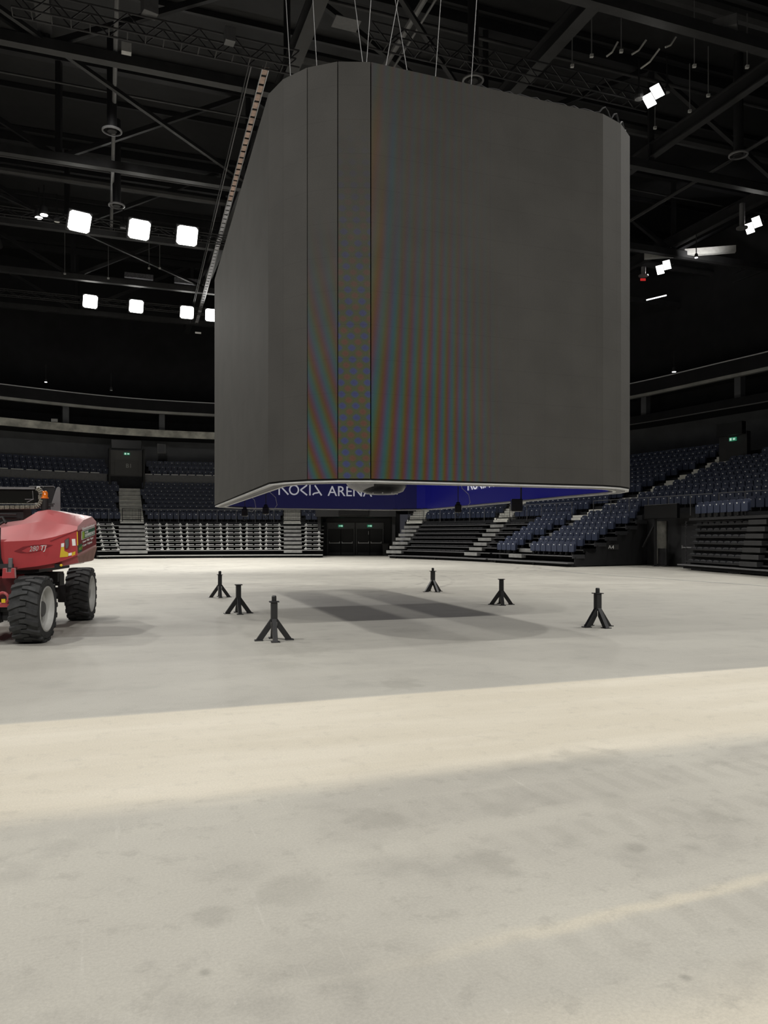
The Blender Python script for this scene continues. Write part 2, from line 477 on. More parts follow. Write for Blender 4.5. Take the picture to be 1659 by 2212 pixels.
struct('wall_suites', bm, M['deep'])
bm = nb(); sweep(bm, R_, .3, 11.9, [(-.05, 12.52), (-.05, 12.74), (.3, 12.74), (.3, 12.52)])
struct('suite_beam', bm, mat('beam_paint', (.38, .38, .36), .7, noise=.2, nscale=1))
bm = nb(); sweep(bm, R_, .3, 11.9, [(-.1, 12.76), (-.1, 13.66), (3, 13.66), (3, 12.76)])
struct('fascia', bm, M['deep'])
bm = nb(); sweep(bm, R_, .3, 11.9, [(-.16, 13.66), (-.16, 13.73), (.1, 13.73), (.1, 13.66)])
struct('trim_2', bm, mat('fascia_line', (.62, .62, .64), .5))
bm = nb(); sweep(bm, R_, .3, 11.9, [(3, 13.6), (3, 26), (3.3, 26), (3.3, 13.6)])
struct('wall_curtain', bm, M['deep'])
for s in (1.9, 2.42, 2.95, 3.6, 4.3, 5.2, 6.0, 6.7, 7.35, 8.0, 8.6, 9.3):
    f, t = fwd(s, 15)
    bm = nb(); box(bm, R_(s, .9, 11.8), (.5, .5, 1.9), Matrix((t, f, Vector((0, 0, 1)))).transposed())
    struct('suite_column', bm, M['wall'])
# roof deck and its ribs
bm = nb(); box(bm, (0, 40, 25.2), (150, 130, .2)); struct('ceiling', bm, M['black'])

# ------------------------------------------------------------------ entrances
def wall_box(name, s, o, z0, z1, wd, th, m, da=0.0, parent=None, shift=None):
    f, t = fwd(s, o)
    bm = nb(); box(bm, B(s, o, (z0+z1)/2)+t*da, (wd, th, z1-z0), Matrix((t, f, Vector((0, 0, 1)))).transposed())
    return bm
# passage 1 below the stand at the far corner: two double doors
SD, OD = 5.44, 7.2
f1, t1 = fwd(SD, OD)
toC = (Vector((0, 0, 0))-B(SD, OD, 0)); toC.z = 0
f1 = toC.normalized(); t1 = Vector((-f1.y, f1.x, 0))           # door wall squares up to the floor
if t1.x < 0: t1 = -t1
DP = Vector((-2.35, 64.6, 0))
F1 = Matrix((t1, f1, Vector((0, 0, 1)))).transposed()
def dpt(a, d, z): return DP+t1*a+f1*d+Vector((0, 0, z))
bm = nb(); box(bm, dpt(0, -.3, 1.95), (7.4, .3, 4.4), F1); struct('wall_passage', bm, M['steel2'])
bm = nb()
for a in (-2.75, 3.05): box(bm, dpt(a, 2.2, 1.9), (.25, 5.0, 3.8), F1)
struct('wall_passage_sides', bm, M['black'])
bm = nb(); box(bm, dpt(.1, 2.6, 3.35), (6.2, 5.2, .5), F1); struct('passage_lintel', bm, M['black'])
for k, a0 in enumerate((-2.33, .1)):
    bm = nb()
    for x, wd in ((-.06, .12), (2.17, .12)): box(bm, dpt(a0+x, 0, 1.1), (wd, .2, 2.2), F1)
    box(bm, dpt(a0+1.05, 0, 2.46), (2.35, .14, .52), F1)
    d = struct('door_%d' % (k+1), bm, M['midgrey'])
    for j in (0, 1):
        c = a0+.53+1.055*j
        bm = nb(); box(bm, dpt(c, .02, 1.1), (1.02, .08, 2.18), F1)
        lf = obj('door_leaf', bm, M['door'], d, bevel=.01)
        bm = nb(); box(bm, dpt(c, .075, .13), (.98, .02, .2), F1); obj('kick_plate', bm, M['midgrey'], lf)
        bm = nb(); bar(bm, dpt(c-.43, .16, 1.02), dpt(c+.43, .16, 1.02), .05, .06)
        for e in (-.43, .43): box(bm, dpt(c+e, .12, 1.06), (.05, .12, .16), F1)
        obj('panic_bar', bm, M['alu'], lf)
    if k == 1:
        text('number', '1', .42, dpt(a0+.85, .07, 1.72), t1, (0, 0, 1), M['white'], d)
    bm = nb(); box(bm, dpt(a0+1.05, .14, 2.45), (.42, .06, .2), F1)
    e = tag(obj('exit_sign', bm, M['exit']), 'green exit sign over the %s of the two far double doors' % ('left', 'right')[k], 'exit sign')
    bm = nb(); box(bm, dpt(a0+1.15, .18, 2.45), (.1, .02, .13), F1)
    prism(bm, [(-.06, 0), (.02, .05), (.02, -.05)], 0, .02, Matrix.Translation(dpt(a0+.98, .17, 2.45)) @ Matrix((t1, Vector((0, 0, 1)), f1)).transposed().to_4x4())
    box(bm, dpt(a0+1.03, .18, 2.45), (.06, .02, .04), F1)
    obj('pictogram', bm, M['exitw'], e)
bm = nb(); box(bm, dpt(-.05, 5.35, 3.62), (2.3, .18, .75), F1)
tag(obj('display_board', bm, M['board'], bevel=.02), 'black blank display board hanging above the far double doors', 'display')
# bin beside the doors
bn = thing('wheelie_bin', 'black plastic bin standing right of the double doors', 'bin', dpt(2.45, 2.2, 0))
bm = nb()
lathe(bm, [(.27, 0), (.29, .05), (.36, .92), (.38, .95)], 4, Matrix.Rotation(PI/4, 4, 'Z'))
obj('bin_body', bm, M['binm'], bn, bevel=.02)
bm = nb(); box(bm, (0, 0, .99), (.58, .6, .07)); box(bm, (0, -.3, 1.0), (.5, .05, .05)); obj('lid', bm, M['binm'], bn, bevel=.02)

# passage 2 on the right, under the stand
SV = 8.67
f2, t2 = fwd(SV, 3)
if t2.x < 0: t2 = -t2
def vpt(s, o, z): return B(s, o, z)
fV = Vector((-.94, -.342, 0)); tV = Vector((.342, -.94, 0))
FV = Matrix((tV, fV, Vector((0, 0, 1)))).transposed()
VP = Vector((14.85, 40.2, 0))
def vp(a, d, z): return VP+tV*a+fV*d+Vector((0, 0, z))
bm = nb(); box(bm, vp(0, -.6, 1.4), (9, .2, 2.8), FV); struct('wall_vomitory', bm, M['black'])
bm = nb(); box(bm, vp(-1.15, -.46, 1.25), (.95, .06, 2.3), FV); struct('wall_panel', bm, mat('worn_plaster', (.17, .165, .145), .8, noise=.5, nscale=2))
bm = nb(); box(bm, vp(1.25, -.40, 1.1), (1.35, .12, 2.25), FV)
d3 = struct('door_3', bm, M['steel2'])
bm = nb(); box(bm, vp(1.25, -.32, 1.08), (1.1, .06, 2.12), FV); lf = obj('door_leaf', bm, M['door'], d3, bevel=.01)
bm = nb(); bar(bm, vp(.8, -.22, 1.02), vp(1.7, -.22, 1.02), .05, .06)
for e in (.8, 1.7): box(bm, vp(e, -.26, 1.05), (.05, .12, .16), FV)
obj('panic_bar', bm, M['alu'], lf)
sp = thing('steel_prop', 'black steel post with diagonal brace in the right passage', 'post', vp(-.55, .35, 0))
bm = nb(); bar(bm, (0, 0, 0), (0, 0, 2.6), .12, .12); box(bm, (0, 0, .01), (.3, .3, .02)); obj('post', bm, M['black'], sp)
bm = nb(); bar(bm, tV*-1.0+Vector((0, 0, 1.0)), (0, 0, 2.3), .09, .09); obj('brace', bm, M['black'], sp)
bm = nb(); box(bm, vp(.1, .5, 2.88), (2.5, .2, .75), FV)
tag(obj('display_board', bm, M['board'], bevel=.02), 'black blank display board over the right-hand passage', 'display')
rd = thing('radiator', 'dark ribbed heater standing low beside the right passage door', 'heater', vp(-.35, .1, 0))
bm = nb()
for k in range(6): bar(bm, vp(-.6+.11*k, .1, .1)-rd.location, vp(-.6+.11*k, .1, .95)-rd.location, .06, .1)
obj('ribs', bm, M['steel'], rd)
bm = nb(); box(bm, (0, 0, .06), (.75, .14, .06), FV); obj('foot', bm, M['black'], rd)

# B1 door at the top of the left stairs
fb, tb = fwd(3.325, 12)
if tb.x < 0: tb = -tb
FB = Matrix((tb, fb, Vector((0, 0, 1)))).transposed()
BP = B(3.325, 12.9, 0)
def bpt(a, d, z): return BP+tb*a+fb*d+Vector((0, 0, z))
bm = nb(); box(bm, bpt(0, 0, 7.35), (2.7, .3, 3.4), FB)
d4 = struct('door_4', bm, mat('portal_paint', (.11, .108, .105), .6))
bm = nb(); box(bm, bpt(.05, .2, 6.95), (2.0, .08, 2.5), FB); obj('door_leaf', bm, mat('door_leaf_paint', (.085, .084, .082), .6), d4)
text('block_number', 'B1', .5, bpt(-.05, .26, 7.55), tb, (0, 0, 1), M['ltgrey'], d4)
for sg in (-1, 1):
    bm = nb(); box(bm, bpt(1.4*sg, .7, 7.3), (.14, 1.5, 3.6), FB); struct('portal_side', bm, M['black'])
bm = nb(); box(bm, bpt(0, .4, 9.55), (2.5, .3, .75), FB)
tag(obj('display_board', bm, M['board'], bevel=.02), 'black blank display board over the B1 doorway', 'display')
bm = nb(); box(bm, bpt(.05, .3, 8.75), (.5, .06, .2), FB)
e = tag(obj('exit_sign', bm, M['exit']), 'small green exit sign over the B1 doorway', 'exit sign')
bm = nb(); box(bm, bpt(-.08, .34, 8.75), (.12, .02, .14), FB); box(bm, bpt(.16, .34, 8.75), (.14, .02, .1), FB); obj('pictogram', bm, M['exitw'], e)
bm = nb(); box(bm, bpt(3.05, -.9, 9.45), (.75, .2, .85), FB)
h = tag(obj('wall_hatch', bm, M['midgrey'], bevel=.02), 'grey square hatch on the wall right of the B1 doorway', 'hatch')
bm = nb(); box(bm, bpt(3.05, -.78, 9.45), (.55, .06, .65), FB); obj('hatch_door', bm, M['wall'], h)

# portal high in the right stand
fq, tq = fwd(8.43, 12)
if tq.x < 0: tq = -tq
FQ = Matrix((tq, fq, Vector((0, 0, 1)))).transposed()
QP = B(8.43, 12.7, 0)
def qpt(a, d, z): return QP+tq*a+fq*d+Vector((0, 0, z))
bm = nb(); box(bm, qpt(0, 0, 6.6), (2.0, .3, 2.3), FQ); struct('door_5', bm, M['steel2'])
bm = nb(); box(bm, qpt(0, .3, 7.95), (1.85, .35, .75), FQ)
tag(obj('display_board', bm, M['board'], bevel=.02), 'black blank display board high in the right stand under the balcony', 'display')
bm = nb(); box(bm, qpt(.1, .25, 7.35), (.5, .06, .22), FQ)
e = tag(obj('exit_sign', bm, M['exit']), 'small green exit sign high in the right stand', 'exit sign')
bm = nb(); box(bm, qpt(-.03, .29, 7.35), (.12, .02, .14), FQ); box(bm, qpt(.21, .29, 7.35), (.14, .02, .1), FQ); obj('pictogram', bm, M['exitw'], e)

# white edge line round the slab
bm = nb()
ss = srange(5.0, 11.9, .05)
def edge_off(s): return -1.4 if s < 7.6 else -1.4-2.6*min(1, (s-7.6)/1.6)
R0 = [(bm.verts.new(B(s, edge_off(s)-.05, .004)), bm.verts.new(B(s, edge_off(s)+.05, .004))) for s in ss]
for a, c in zip(R0, R0[1:]): bm.faces.new((a[0], a[1], c[1], c[0]))
struct('trim_3', bm, M['ltgrey'])

# ------------------------------------------------------------------ retractable stands
AISLES = [3.25, 4.68, 5.95, 6.85, 7.9, 9.75]
AL = {3.25: [(0, 3.26), (6, 3.31), (13, 3.345)], 5.95: [(0, 5.97), (5.6, 5.92), (13, 5.90)], 6.85: [(0, 7.06), (5.6, 6.92), (13, 6.88)],
      7.9: [(0, 7.66), (5.6, 7.78), (8.8, 8.1), (13, 8.35)]}
def ais(a, o):
    P = AL.get(a)
    if not P: return a
    for (o0, s0), (o1, s1) in zip(P, P[1:]):
        if o <= o1: return s0+(s1-s0)*(max(o, 0)-o0)/(o1-o0)
    return P[-1][1]
def arcd(s, s_a, o):
    return (Vector(bowl(s, o))-Vector(bowl(ais(s_a, o), o))).length
def fold_frame(s, o, z, sh):
    f, t = fwd(s, o); F = Matrix((t, f, Vector((0, 0, 1)))).transposed(); c = B(s, o, z)
    bm = nb()
    g = lambda x, y, zz, a, b_, h: box(bm, c+t*x+f*y+Vector((0, 0, zz)), (a, b_, h), F)
    for sg in (-1, 1):
        g(.34*sg, .02, .105, .56, .05, .035)
        g(.5*sg, .05, .14, .045, .04, .12)
        g(.5*sg, .06, .07, .20, .07, .04)
        g(.5*sg, .0, .20, .10, .05, .022)
    bmesh.ops.translate(bm, verts=bm.verts, vec=-sh)
    return bm
def stand(label, s0, s1, run, style, loc_s):
    loc = B(loc_s, 0, 0)
    T = thing('retractable_stand', label, 'stand', loc)
    for i in range(7):
        o, z = run*i, row_z(i)
        bm = nb(); sweep(bm, B, s0, s1, [(o, z-.05), (o, z), (o+run+.5, z), (o+run+.5, z-.05)])
        obj('deck', bm, M['black'], T, shift=loc)
        bm = nb(); sweep(bm, B, s0, s1, [(o-.02, z-.035), (o-.02, z+.012), (o+.02, z+.012), (o+.02, z-.035)])
        obj('deck_edge', bm, M['ltgrey'] if style == 'frames' else M['midgrey'], T, shift=loc)
        bm = nb(); sweep(bm, B, s0, s1, [(o+run*.6+.2, z-.33), (o+run*.6+.2, z-.05), (o+run*.6+.25, z-.05), (o+run*.6+.25, z-.33)])
        obj('riser', bm, M['deep'], T, shift=loc)
        for a in AISLES:
            if s0-.02 <= a <= s1+.02:
                sa = ais(a, o); f, t = fwd(sa, o); F = Matrix((t, f, Vector((0, 0, 1)))).transposed()
                bm = nb(); box(bm, B(sa, o-.02, z-.10), (1.9 if a == 3.25 else 1.35, .3, .21), F)
                obj('step', bm, M['step'], T, shift=loc, bevel=.01)
        if style == 'frames':
            cuts = [s0]+[ais(a, o) for a in AISLES if s0 < a < s1]+[s1]
            for j, (ca, cb) in enumerate(zip(cuts, cuts[1:])):
                Tt = arc_table(o, ca, cb, 120); g0 = .15 if j == 0 else .78; g1 = .1 if j == len(cuts)-2 else .78
                ln = Tt[-1][1]-g0-g1; n = max(1, round(ln/1.5)); stp = ln/n
                if ln < .9: continue
                for k in range(n):
                    bm = fold_frame(s_at(Tt, g0+stp*(k+.5)), o+.08, z, loc)
                    obj('folded_seat_frame', bm, M['white'], T)
        elif style == 'dark':
            bm = nb(); Tt = arc_table(o, s0, s1, 200); n = int((Tt[-1][1]-.4)/.5)
            for k in range(n):
                s = s_at(Tt, .4+.5*k)
                if min(arcd(s, a, o) for a in AISLES) < 1.0:
                    if len(bm.verts):
                        obj('folded_seat_row', bm, M['seatd'], T, shift=loc); bm = nb()
                    continue
                f, t = fwd(s, o); F = Matrix((t, f, Vector((0, 0, 1)))).transposed()
                box(bm, B(s, o+.22, z+.09), (.46, .42, .07), F); box(bm, B(s, o+.05, z+.09), (.40, .05, .05), F)
            if len(bm.verts): obj('folded_seat_row', bm, M['seatd'], T, shift=loc)
    bm = nb(); sweep(bm, B, s0, s1, [(-.45, .16), (-.45, .23), (.3, .23), (.3, .16)])
    obj('front_rail', bm, M['midgrey'] if style != 'frames' else M['ltgrey'], T, shift=loc)
    bm = nb(); sweep(bm, B, s0, s1, [(-.15, .03), (-.15, .16), (.2, .16), (.2, .03)])
    obj('skirt', bm, M['deep'], T, shift=loc)
    Tt = arc_table(-.2, s0, s1, 200)
    for k in range(max(2, int(Tt[-1][1]/4))):
        s = s_at(Tt, .6+k*4.0) if .6+k*4 < Tt[-1][1] else s1
        f, t = fwd(s, 0)
        bm = nb(); lathe(bm, [(.06, -.04), (.075, -.03), (.075, .03), (.06, .04)], 12, Matrix.Translation(B(s, -.2, .075)) @ t.to_track_quat('Z', 'Y').to_matrix().to_4x4())
        obj('wheel', bm, M['steel'], T, shift=loc)
    return T
stand('low stand at the far end with white folded seat frames, left of the double doors', 2.95, 4.98, .6, 'frames', 3.9)
stand('black stand with folded seats and two stairs, right of the double doors', 5.9, 7.3, .7, 'dark', 6.6)
A4 = stand('pulled-out black stand with raised navy seats above the A4 sign', 7.33, 8.36, .8, 'seats', 7.9)
loc = A4.location.copy()
# its closed flank with the sign and little service lights
fA, tA = fwd(8.36, 2)
FA = Matrix((tA, fA, Vector((0, 0, 1)))).transposed()
bm = nb()
for i in range(7):
    sweep(bm, B, 8.362, 8.375, [(.8*i, .05), (.8*i, row_z(i)-.06), (.8*i+.8, row_z(i)-.06), (.8*i+.8, .05)])
obj('flank_curtain', bm, M['deep'], A4, shift=loc)
for i in range(7):
    bm = nb(); box(bm, B(8.37, .8*i+.25, row_z(i)-.02)+tA*.02, (.08, .75, .2), FA)
    obj('end_cap', bm, M['seatd'] if i != 1 else M['board'], A4, shift=loc)
sgn = thing('sector_sign', 'small black sign reading A4 on the end of the raised seats', 'sign', B(8.39, 2.6, 1.02))
cdir = (Vector((0, 0, 0))-sgn.location); cdir.z = 0; cdir.normalize(); rdir = Vector((-cdir.y, cdir.x, 0))
bm = nb(); box(bm, (0, 0, 0), (.7, .05, .26), Matrix((rdir, cdir, Vector((0, 0, 1)))).transposed()); obj('sign_plate', bm, M['board'], sgn)
text('lettering', 'A4', .27, cdir*.03+rdir*-.19+Vector((0, 0, -.1)), rdir, (0, 0, 1), M['white'], sgn)

# the closed-up stand at the right edge, every row telescoped under the next
SK0, SK1 = L(20.35, 13.1), L(18.3, 3.4)
tS = (SK1-SK0).normalized(); fS = Vector((tS.y, -tS.x, 0))
if fS.dot(-SK0) < 0: fS = -fS
FS = Matrix((tS, fS, Vector((0, 0, 1)))).transposed(); SL = (SK1-SK0).length
def kp(a, d, z): return SK0+tS*a+fS*d+Vector((0, 0, z))
K = thing('telescoped_stand', 'closed black telescopic stand at the right edge with stacked folded rows', 'stand', SK0)
for i in range(7):
    z = .42+.29*i; d = -.07*i
    bm = nb(); box(bm, kp(SL/2, d-.5, z-.03), (SL, 1.0, .06), FS); obj('deck', bm, M['steel2'], K, shift=SK0)
    bm = nb(); box(bm, kp(SL/2, d-.3, z-.16), (SL, .06, .2), FS); obj('riser', bm, M['deep'], K, shift=SK0)
    for k in range(8):
        bm = nb()
        pr = [(-.225, 0), (.225, 0), (.225, .05), (.15, .085), (0, .1), (-.15, .085), (-.225, .05)]
        Mx = Matrix.Translation(kp(.4+.52*k, d-.06, z)) @ Matrix((tS, Vector((0, 0, 1)), -fS)).transposed().to_4x4()
        prism(bm, pr, 0, .4, Mx)
        obj('folded_seat', bm, M['seatd'], K, shift=SK0, bevel=.012)
    bm = nb(); box(bm, kp(5.15, d+.0, z+.02), (1.2, .3, .2), FS); obj('step', bm, M['steel'], K, shift=SK0, bevel=.01)
bm = nb(); box(bm, kp(SL/2, .1, .24), (SL+.2, .5, .05), FS); obj('front_rail', bm, M['midgrey'], K, shift=SK0)
bm = nb(); box(bm, kp(SL/2, -.1, .13), (SL, .4, .15), FS); obj('skirt', bm, M['deep'], K, shift=SK0)
bm = nb(); box(bm, kp(SL/2, -1.0, 2.4), (SL, 1.6, .12), FS); obj('top_deck', bm, M['steel2'], K, shift=SK0)
bm = nb()
for k in range(30): box(bm, kp(.02, -.02-.03*(k % 2), .25+.07*k), (.05, .05, .05), FS)
obj('toothed_edge', bm, M['steel'], K, shift=SK0)
for g in range(3):
    bm = nb()
    for k in range(7): lathe(bm, [(.05, -.03), (.05, .03)], 10, Matrix.Translation(kp(.7+.13*k+g*3.0, .05, .06)) @ fS.to_track_quat('Z', 'Y').to_matrix().to_4x4())
    obj('roller_set', bm, M['steel'], K, shift=SK0)

# ------------------------------------------------------------------ seats
def seat_bms():
    pan = nb(); back = nb(); foot = nb(); pl = nb()
    XZ = Matrix(((1, 0, 0, 0), (0, 0, -1, 0), (0, 1, 0, 0), (0, 0, 0, 1)))     # polygon (x, z) thickened along y
    prism(pan, [(-.205, .20), (.205, .20), (.222, .26), (.222, .56), (.19, .63), (-.19, .63), (-.222, .56), (-.222, .26)], -.13, -.06, XZ)
    prism(back, [(-.21, .24), (.21, .24), (.228, .62), (.20, .715), (.10, .745), (-.10, .745), (-.20, .715), (-.228, .62)], -.03, .03, XZ)
    box(foot, (0, .03, .13), (.05, .12, .26)); box(foot, (0, .08, .02), (.1, .2, .04)); box(foot, (0, .03, .25), (.38, .08, .04))
    box(pl, (0, .134, .575), (.075, .012, .05))
    return pan, back, foot, pl
seats = []          # (position, angle, block, row, block order, kind)
def add_row(s0, s1, o, z, block, row, aisles, gap=.85):
    T = arc_table(o, s0, s1, 300); n = int(T[-1][1]/.5)
    for k in range(n):
        s = s_at(T, .25+.5*k)
        if any(arcd(s, a, o) < gap+(.2 if a == 3.25 else .4 if a == 7.9 and o > 5.5 else 0) for a in aisles): continue
        f, t = fwd(s, o); p = B(s, o, z)
        seats.append([p, math.atan2(f.y, f.x)-PI/2, block(s) if callable(block) else block, row])
def fblock(s):
    for a, nm in ((3.25, 'left of the B1 stairs'), (4.68, 'right of the B1 stairs'), (5.4, 'above and left of the double doors'), (5.95, 'above the double doors'),
                  (6.85, 'right of the double doors'), (7.9, 'behind the raised A4 stand')):
        if s < a: return nm
    return 'right of the long stairs'
for i in range(12):
    o, z = fix_o(i)+.05, fix_z(i)
    if i < 1: segs = ((.4, 4.95), (5.84, 8.3), (9.02, 11.8))
    elif i < 4: segs = ((.4, 4.95), (5.84, 11.8))
    elif i < 9: segs = ((.4, 11.8),)
    else: segs = ((.4, 4.98), (5.02, 11.8))
    for s0, s1 in segs:
        rt = s0 > 5 and i >= 9
        add_row(s0, s1, fix_o(i, rt)+.05, fix_z(i, rt), fblock, i+1, AISLES, .85 if i < 9 or rt else 1.5)
seats = [q for q in seats if not (q[3] > 9 and (Vector((q[0].x, q[0].y))-Vector((QP.x, QP.y))).length < 2.0)]
for i in range(7): add_row(7.36, 8.35, .8*i+.42, row_z(i), 'A4', i+1, [7.9], .8)
for k in range(8):
    seats.append([kp(.4+.52*k, -.55, 2.46), math.atan2(fS.y, fS.x)-PI/2, 'stack', 1])
rows = {}
for q in seats:
    px, py = project(q[0]+Vector((0, 0, .45))) if q[0].y > 2 else (9e9, 0)
    q += [px, py]
    q.append(px > -8 and px < FW+8 and not (460 < px < 1365 and py < 1085) and not (px < 205 and py > 1105))
    rows.setdefault((q[2], q[3]), []).append(q)
vis = sorted((q for q in seats if q[6]), key=lambda q: (q[0]-Vector((0, 0, EYE))).length)
keep = set(id(q) for q in vis[:300])
pan, back, foot, pl = seat_bms()
proto_lists = []
for bm_, mi in ((pan, 0), (back, 0), (foot, 2), (pl, 1)):
    bm_.verts.index_update()
    proto_lists.append(([v.co.copy() for v in bm_.verts], [[v.index for v in f.verts] for f in bm_.faces], mi))
P0 = thing('stadium_seat', 'x', 'seat', (0, 0, 0), 0, 'tip-up seats')
obj('seat_pan', pan, M['seat'], P0, bevel=.008); obj('backrest', back, M['seat'], P0, bevel=.008)
obj('bracket', foot, M['steel2'], P0); obj('number_plate', pl, M['plate'], P0)
first = True
VV, FFc, MI = [], [], []
for (blk, row), lst in rows.items():
    lst.sort(key=lambda q: q[4])
    shown = [q for q in lst if q[6]]
    for q in lst:
        if id(q) in keep:
            n = shown.index(q)+1
            if blk == 'A4': lab = 'raised navy seat, %s from left in the %s row of the A4 stand' % (nth(n), nth(row)); grp = 'raised seats of the A4 stand'
            elif blk == 'stack': lab = 'navy seat, %s from left in the row on top of the closed stand' % nth(n); grp = 'seats on top of the closed stand'
            else: lab = 'navy seat, %s from left, %s fixed row up, block %s' % (nth(n), nth(row), blk); grp = 'fixed seats '+blk
            if first:
                o = P0; first = False; o.location = q[0]; o.rotation_euler = (0, 0, q[1])
            else: o = dup(P0, q[0], q[1])
            o['label'] = lab; o['group'] = grp
        elif q[4] > -300 and q[4] < FW+500 and q[0].y > 2:
            c, s_ = math.cos(q[1]), math.sin(q[1]); p = q[0]
            for vs_, fs_, mi in proto_lists:
                b0 = len(VV)
                VV.extend((p.x+v.x*c-v.y*s_, p.y+v.x*s_+v.y*c, p.z+v.z) for v in vs_)
                for f_ in fs_: FFc.append([b0+k for k in f_]); MI.append(mi)
me = bpy.data.meshes.new('stadium_seats'); me.from_pydata(VV, [], FFc)
for m_ in (M['seat'], M['plate'], M['steel2']): me.materials.append(m_)
me.polygons.foreach_set('material_index', MI)
bmx = nb(); bmx.from_mesh(me); bmesh.ops.recalc_face_normals(bmx, faces=bmx.faces); bmx.to_mesh(me); bmx.free()
o = bpy.data.objects.new('stadium_seats', me); COL.objects.link(o)
tag(o, 'navy tip-up seats with white number dots filling the far fixed rows', 'seats'); o['kind'] = 'stuff'

# stairs through the fixed rows, with front gates of mesh
for a, m_, i0 in ((3.25, 'stepl', 0), (4.68, 'stepl', 0), (5.95, 'stepl', 0), (6.85, 'stepl', 0), (7.9, 'stepl', 0), (9.75, 'step', 0)):
    bm = nb()
    for i in range(i0, 9 if a < 5 else 11):
        sa = ais(a, fix_o(i, a > 5)); f, t = fwd(sa, fix_o(i, a > 5)); F = Matrix((t, f, Vector((0, 0, 1)))).transposed()
        box(bm, B(sa, fix_o(i, a > 5)-.1, fix_z(i, a > 5)+.06), (1.75 if a in (3.25, 7.9) else 1.4, .75, .14), F)
        box(bm, B(sa, fix_o(i, a > 5)-.5, fix_z(i, a > 5)-.1), (1.75 if a in (3.25, 7.9) else 1.4, .35, .14), F)
    struct('aisle_stairs', bm, M[m_])
def guard(s0, s1, label, o=5.15, z=2.75, gates=()):
    loc = B((s0+s1)/2, o, z)
    G = thing('guard_rail', label, 'railing', loc)
    ss = srange(s0, s1, .06)
    bm = nb(); tube(bm, [B(s, o, z+.95) for s in ss], .02, 6); obj('top_rail', bm, M['midgrey'], G, shift=loc)
    T = arc_table(o, s0, s1, 200); n = int(T[-1][1]/1.5)
    for k in range(n+1):
        s = s_at(T, min(1.5*k, T[-1][1]))
        bm = nb(); bar(bm, B(s, o, z-.1), B(s, o, z+.95), .035, .035); obj('post', bm, M['midgrey'], G, shift=loc)
    return G
guard(2.0, 3.14, 'thin steel guard rail before the seats left of the B1 stairs')
guard(3.36, 4.6, 'thin steel guard rail before the seats right of the B1 stairs')
guard(5.05, 5.84, 'thin steel guard rail above the double doors', fix_o(4)-.45, fix_z(4)-.1)
guard(6.02, 6.82, 'thin steel guard rail between the two stairs right of the double doors')
guard(7.03, 7.68, 'thin steel guard rail behind the left half of the A4 stand')
guard(7.88, 9.0, 'thin steel guard rail over the right-hand passage')
guard(9.05, 9.68, 'thin steel guard rail behind the closed stand at the right edge')
for a, nm in ((3.25, 'B1 stairs'), (5.95, 'stairs right of the double doors'), (4.68, 'stairs left of the double doors'), (6.85, 'sloping stairs behind the A4 stand')):
    a = ais(a, 5.1); f, t = fwd(a, 5.1); F = Matrix((t, f, Vector((0, 0, 1)))).transposed(); loc = B(a, 5.1, 2.75)
    G = thing('mesh_gate', 'black mesh gate at the foot of the '+nm, 'gate', loc)
    bm = nb()
    for sg in (-1, 1): bar(bm, t*.68*sg+Vector((0, 0, -.1)), t*.68*sg+Vector((0, 0, 1.0)), .04, .04)
    bar(bm, t*-.68+Vector((0, 0, .98)), t*.68+Vector((0, 0, .98)), .04, .04); bar(bm, t*-.68+Vector((0, 0, .1)), t*.68+Vector((0, 0, .1)), .04, .04)
    obj('gate_frame', bm, M['steel2'], G)
    bm = nb()
    for k in range(1, 17): bar(bm, t*(-.68+.08*k)+Vector((0, 0, .1)), t*(-.68+.08*k)+Vector((0, 0, .98)), .012, .012)
    for k in range(1, 5): bar(bm, t*-.68+Vector((0, 0, .1+.18*k)), t*.68+Vector((0, 0, .1+.18*k)), .012, .012)
    obj('mesh_infill', bm, M['steel2'], G)

# ------------------------------------------------------------------ hanging screen cube
Z0, Z1 = 2.44, 8.53
def outline(off=0.0, hu=3.39, hv=5.9):
    """rounded rectangle with four flat facets per corner, counter-clockwise from the near face's left end"""
    k = [.5*math.cos(math.radians(a)) for a in (18, 36, 54, 72)]
    pts = []
    ex = sum(k); a, b_ = hu-ex, hv-ex
    def corner(cx, cy, a0):
        r = []
        p = Vector((0, 0)); seq = [p.copy()]
        for j in range(4):
            an = math.radians(18*(j+1)); p = p+Vector((math.cos(an), math.sin(an)))*.5; seq.append(p.copy())
        c, s = math.cos(a0), math.sin(a0)
        return [Vector((cx+q.x*c-q.y*s, cy+q.x*s+q.y*c)) for q in seq]
    pts += corner(a, -hv, 0); pts += corner(hu, b_, PI/2); pts += corner(-a, hv, PI); pts += corner(-hu, -b_, 3*PI/2)
    if off:
        n = len(pts); out = []
        for i in range(n):
            d0 = (pts[i]-pts[i-1]).normalized(); d1 = (pts[(i+1) % n]-pts[i]).normalized()
            n0 = Vector((d0.y, -d0.x)); n1 = Vector((d1.y, -d1.x)); m_ = (n0+n1).normalized()
            out.append(pts[i]+m_*(off/max(m_.dot(n0), .3)))
        pts = out
    return pts
